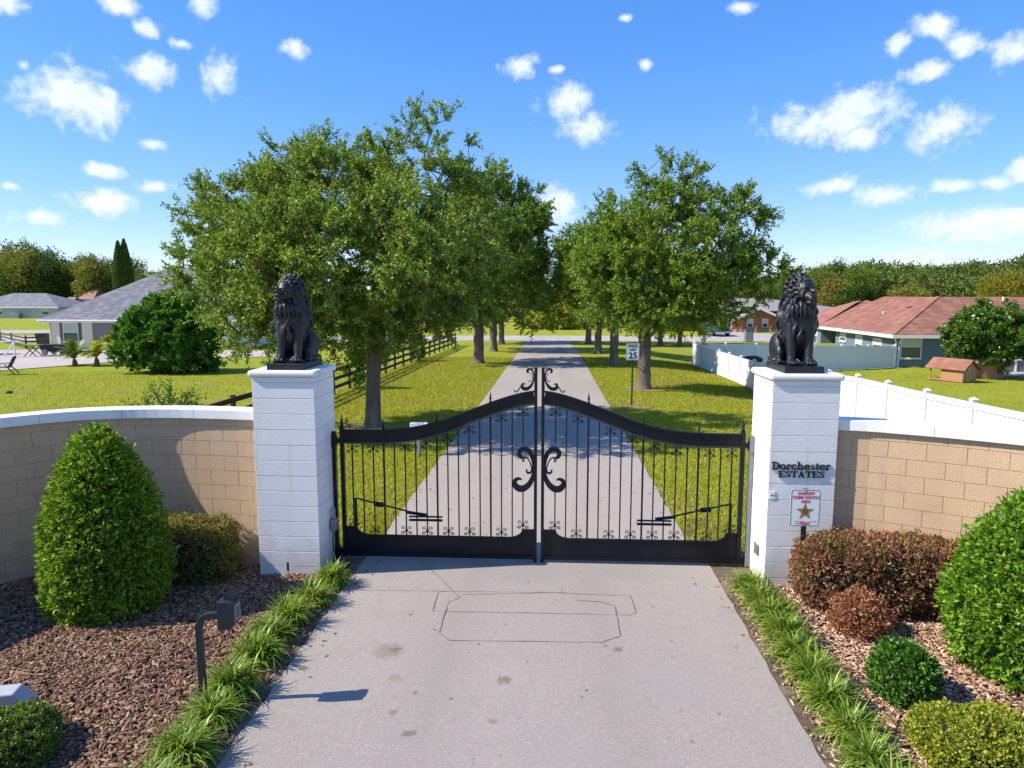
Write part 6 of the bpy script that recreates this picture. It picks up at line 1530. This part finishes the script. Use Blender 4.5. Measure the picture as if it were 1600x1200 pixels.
obj('tub', MB().add([(-.8, -.4, .3), (.8, -.4, .3), (.8, .4, .3), (-.8, .4, .3), (-1, -.5, .85), (1, -.5, .85), (1, .5, .85), (-1, .5, .85)], [(3, 2, 1, 0), (0, 1, 5, 4), (1, 2, 6, 5), (2, 3, 7, 6), (3, 0, 4, 7), (4, 5, 6, 7)]), M['fence_black'], t)
for s_ in (-1, 1): obj('wheel', MB().tube([(-.5, s_ * .45, .25), (-.5, s_ * .52, .25)], .25, 14), mat('blue_grey_wheel', (.12, .18, .22), .6), t)
obj('leg', MB().box(.55, .62, -.3, .3, 0, .3), M['fence_black'], t)
p = (-37.0, 63.6)
BIN = t = thing('wheelie_bin', (-50.2, 66.8, terr(-50.2, 66.8)), 'dark wheeled bin by the black rail fence, left of the house', 'bin')
obj('body', MB().add([(-.62, -.5, .1), (.62, -.5, .1), (.62, .5, .1), (-.62, .5, .1), (-.8, -.6, 1.6), (.8, -.6, 1.6), (.8, .6, 1.6), (-.8, .6, 1.6)], [(3, 2, 1, 0), (0, 1, 5, 4), (1, 2, 6, 5), (2, 3, 7, 6), (3, 0, 4, 7), (4, 5, 6, 7)]), mat('dark_bin', (.035, .035, .04), .6), t, bevel=.04)
obj('lid', MB().box(-.86, .86, -.66, .66, 1.605, 1.74), mat('dark_bin', (.035, .035, .04), .6), t, bevel=.03)
for s_ in (-1, 1): obj('wheel', MB().tube([(s_ * .7, .5, .15), (s_ * .6, .5, .15)], .15, 12), M['tyre'], t)
BIN.scale = (.66, .66, .66)
t = thing('adirondack_chair', (-29.9, 36.6, yz(-29.9, 36.6)), 'dark slatted garden chair on the gravel at the left edge', 'chair', rz=math.radians(20))
ch = mat('dark_chair_wood', (.05, .042, .04), .7, (.09, .08, .075), 8)
for i in range(5): obj('seat_slat', MB().box(-.30 + i * .12, -.20 + i * .12, -.3, .3, .36 + .0 * i, .385), ch, t)
for i in range(5): obj('back_slat', MB().beam((.28, -.24 + .12 * i, .34), (.58, -.24 + .12 * i, .98 - .03 * abs(i - 2)), .1, .025, (1, 0, 0)), ch, t)
for s_ in (-1, 1):
    obj('arm', MB().box(-.38, .40, s_ * .37 - .06, s_ * .37 + .06, .56, .585), ch, t); obj('leg', MB().beam((-.32, s_ * .34, 0), (-.30, s_ * .34, .558), .07, .04), ch, t); obj('leg', MB().beam((.62, s_ * .31, 0), (.20, s_ * .31, .50), .09, .04), ch, t)
t = thing('garden_tool', (-22.3, 27.9, terr(-22.3, 27.9)), 'long handled garden tool lying on the left lawn', 'tool', rz=.1)
obj('handle', MB().tube([(-.2, 0, .04), (.75, .1, .03)], .018, 6), mat('pale_wood', (.45, .36, .25), .7), t); obj('blade', MB().extr([(-.42, .0), (-.18, .01), (-.2, .09), (-.33, .11)], -.08, .08), M['signblack'], t)
t = thing('air_conditioner', (p1.x - 7.5, 132.6, -.98), 'grey outdoor air conditioner by the far grey house', 'air conditioner')
obj('casing', MB().box(-.9, .9, -.5, .5, 0, 1.1), M['grey_metal'], t, bevel=.04); obj('grille', MB().lathe([(.4, 0), (.4, .04)], 14, (0, 0, 1.101)), M['signblack'], t)

# ================================================================== RIGHT YARD
M['cedar'] = mat('cedar_board', (.42, .22, .12), .75, (.35, .17, .09), 8, 5, .2, 30, streak=(1, 1, 6))
gx, gyy = 25.2, 45.2; g0 = terr(gx, gyy)
t = thing('dog_house', (gx, gyy, g0), 'cedar dog house with brown roof and hanging hose', 'dog house', rz=math.radians(-62))
obj('floor', MB().box(-1.55, 1.0, -.75, .75, .06, .14), M['cedar'], t)
for i in range(6): obj('board', MB().box(-.62, 1.0, -.752, -.72, .15 + i * .145, .29 + i * .145), M['cedar'], t)
for i in range(6): obj('board', MB().box(-.62, 1.0, .72, .752, .15 + i * .145, .29 + i * .145), M['cedar'], t)
for x in (1.0, -.62):
    mb = MB(); 
    gab = [(-.72, .15), (.72, .15), (.72, 1.02), (0, 1.55), (-.72, 1.02)]
    vs = [(x - .015, a, b) for a, b in gab] + [(x + .015, a, b) for a, b in gab]
    mb.add(vs, [(0, 1, 2, 3, 4), (9, 8, 7, 6, 5)] + [(i, 5 + i, 5 + (i + 1) % 5, (i + 1) % 5) for i in range(5)]); obj('gable', mb, M['cedar'], t)
for s_ in (-1, 1): obj('roof', MB().beam((-1.75, s_ * .48, 1.28), (1.22, s_ * .48, 1.28), 1.22, .04, (0, s_ * .6, .8)), M['shingle_red'], t)
for s_ in (-1, 1): obj('porch_post', MB().box(-1.5, -1.42, s_ * .68 - .04, s_ * .68 + .04, .14, 1.0), M['cedar'], t)
for z in (.0,): obj('foot', MB().box(-1.5, .95, -.7, .7, -.02, .058), M['fence_black'], t)
M['hose'] = mat('pale_green_hose', (.38, .48, .16), .5)
hp = []
for k in range(70): a = k / 70 * 2 * PI * 7; q = 1 + .12 * math.sin(k * .9); hp.append((1.05 + .012 * (k % 3), -.25 + .13 * q * math.sin(a) * (1 + .4 * math.cos(a)), .62 - .50 * math.cos(a) * q * .95))
t.scale = (.86, .86, .86)
hz = thing('garden_hose', (gx, gyy, g0), 'pale green hose hanging on the dog house gable', 'hose', rz=math.radians(-62))
obj('coil', MB().tube(hp, .022, 6), M['hose'], hz, smooth=True); hz.scale = (.86, .86, .86); obj('hook', MB().box(1.02, 1.12, -.28, -.22, 1.1, 1.14), M['grey_metal'], hz)
t = thing('second_dog_house', (gx + 3.2, gyy + 1.6, terr(gx + 3, gyy + 1.6)), 'plain rounded wooden panel hut under the round tree', 'hut')
P = [(-.62, 0), (.62, 0), (.62, .95), (.45, 1.2), (0, 1.32), (-.45, 1.2), (-.62, .95)]
obj('panel', MB().extr(P, 0, .05), M['cedar'], t)
for s_ in (-1, 1): obj('side', MB().box(s_ * .58 - .025, s_ * .58 + .025, .052, .9, 0, .95), M['cedar'], t)
obj('roof', MB().box(-.7, .7, -.04, .95, 1.33, 1.38), M['fence_black'], t)
t = thing('kettle_grill', (12.6, 45.0, terr(12.6, 45)), 'dark covered grill inside the white fence', 'grill')
obj('bowl', MB().ell((0, 0, .95), (.7, .4, .28), 14, 8), M['signblack'], t, smooth=True)
for s_ in (-1, 1): obj('leg', MB().tube([(s_ * .3, 0, 0), (s_ * .3, 0, .8)], .03, 6), M['grey_metal'], t)
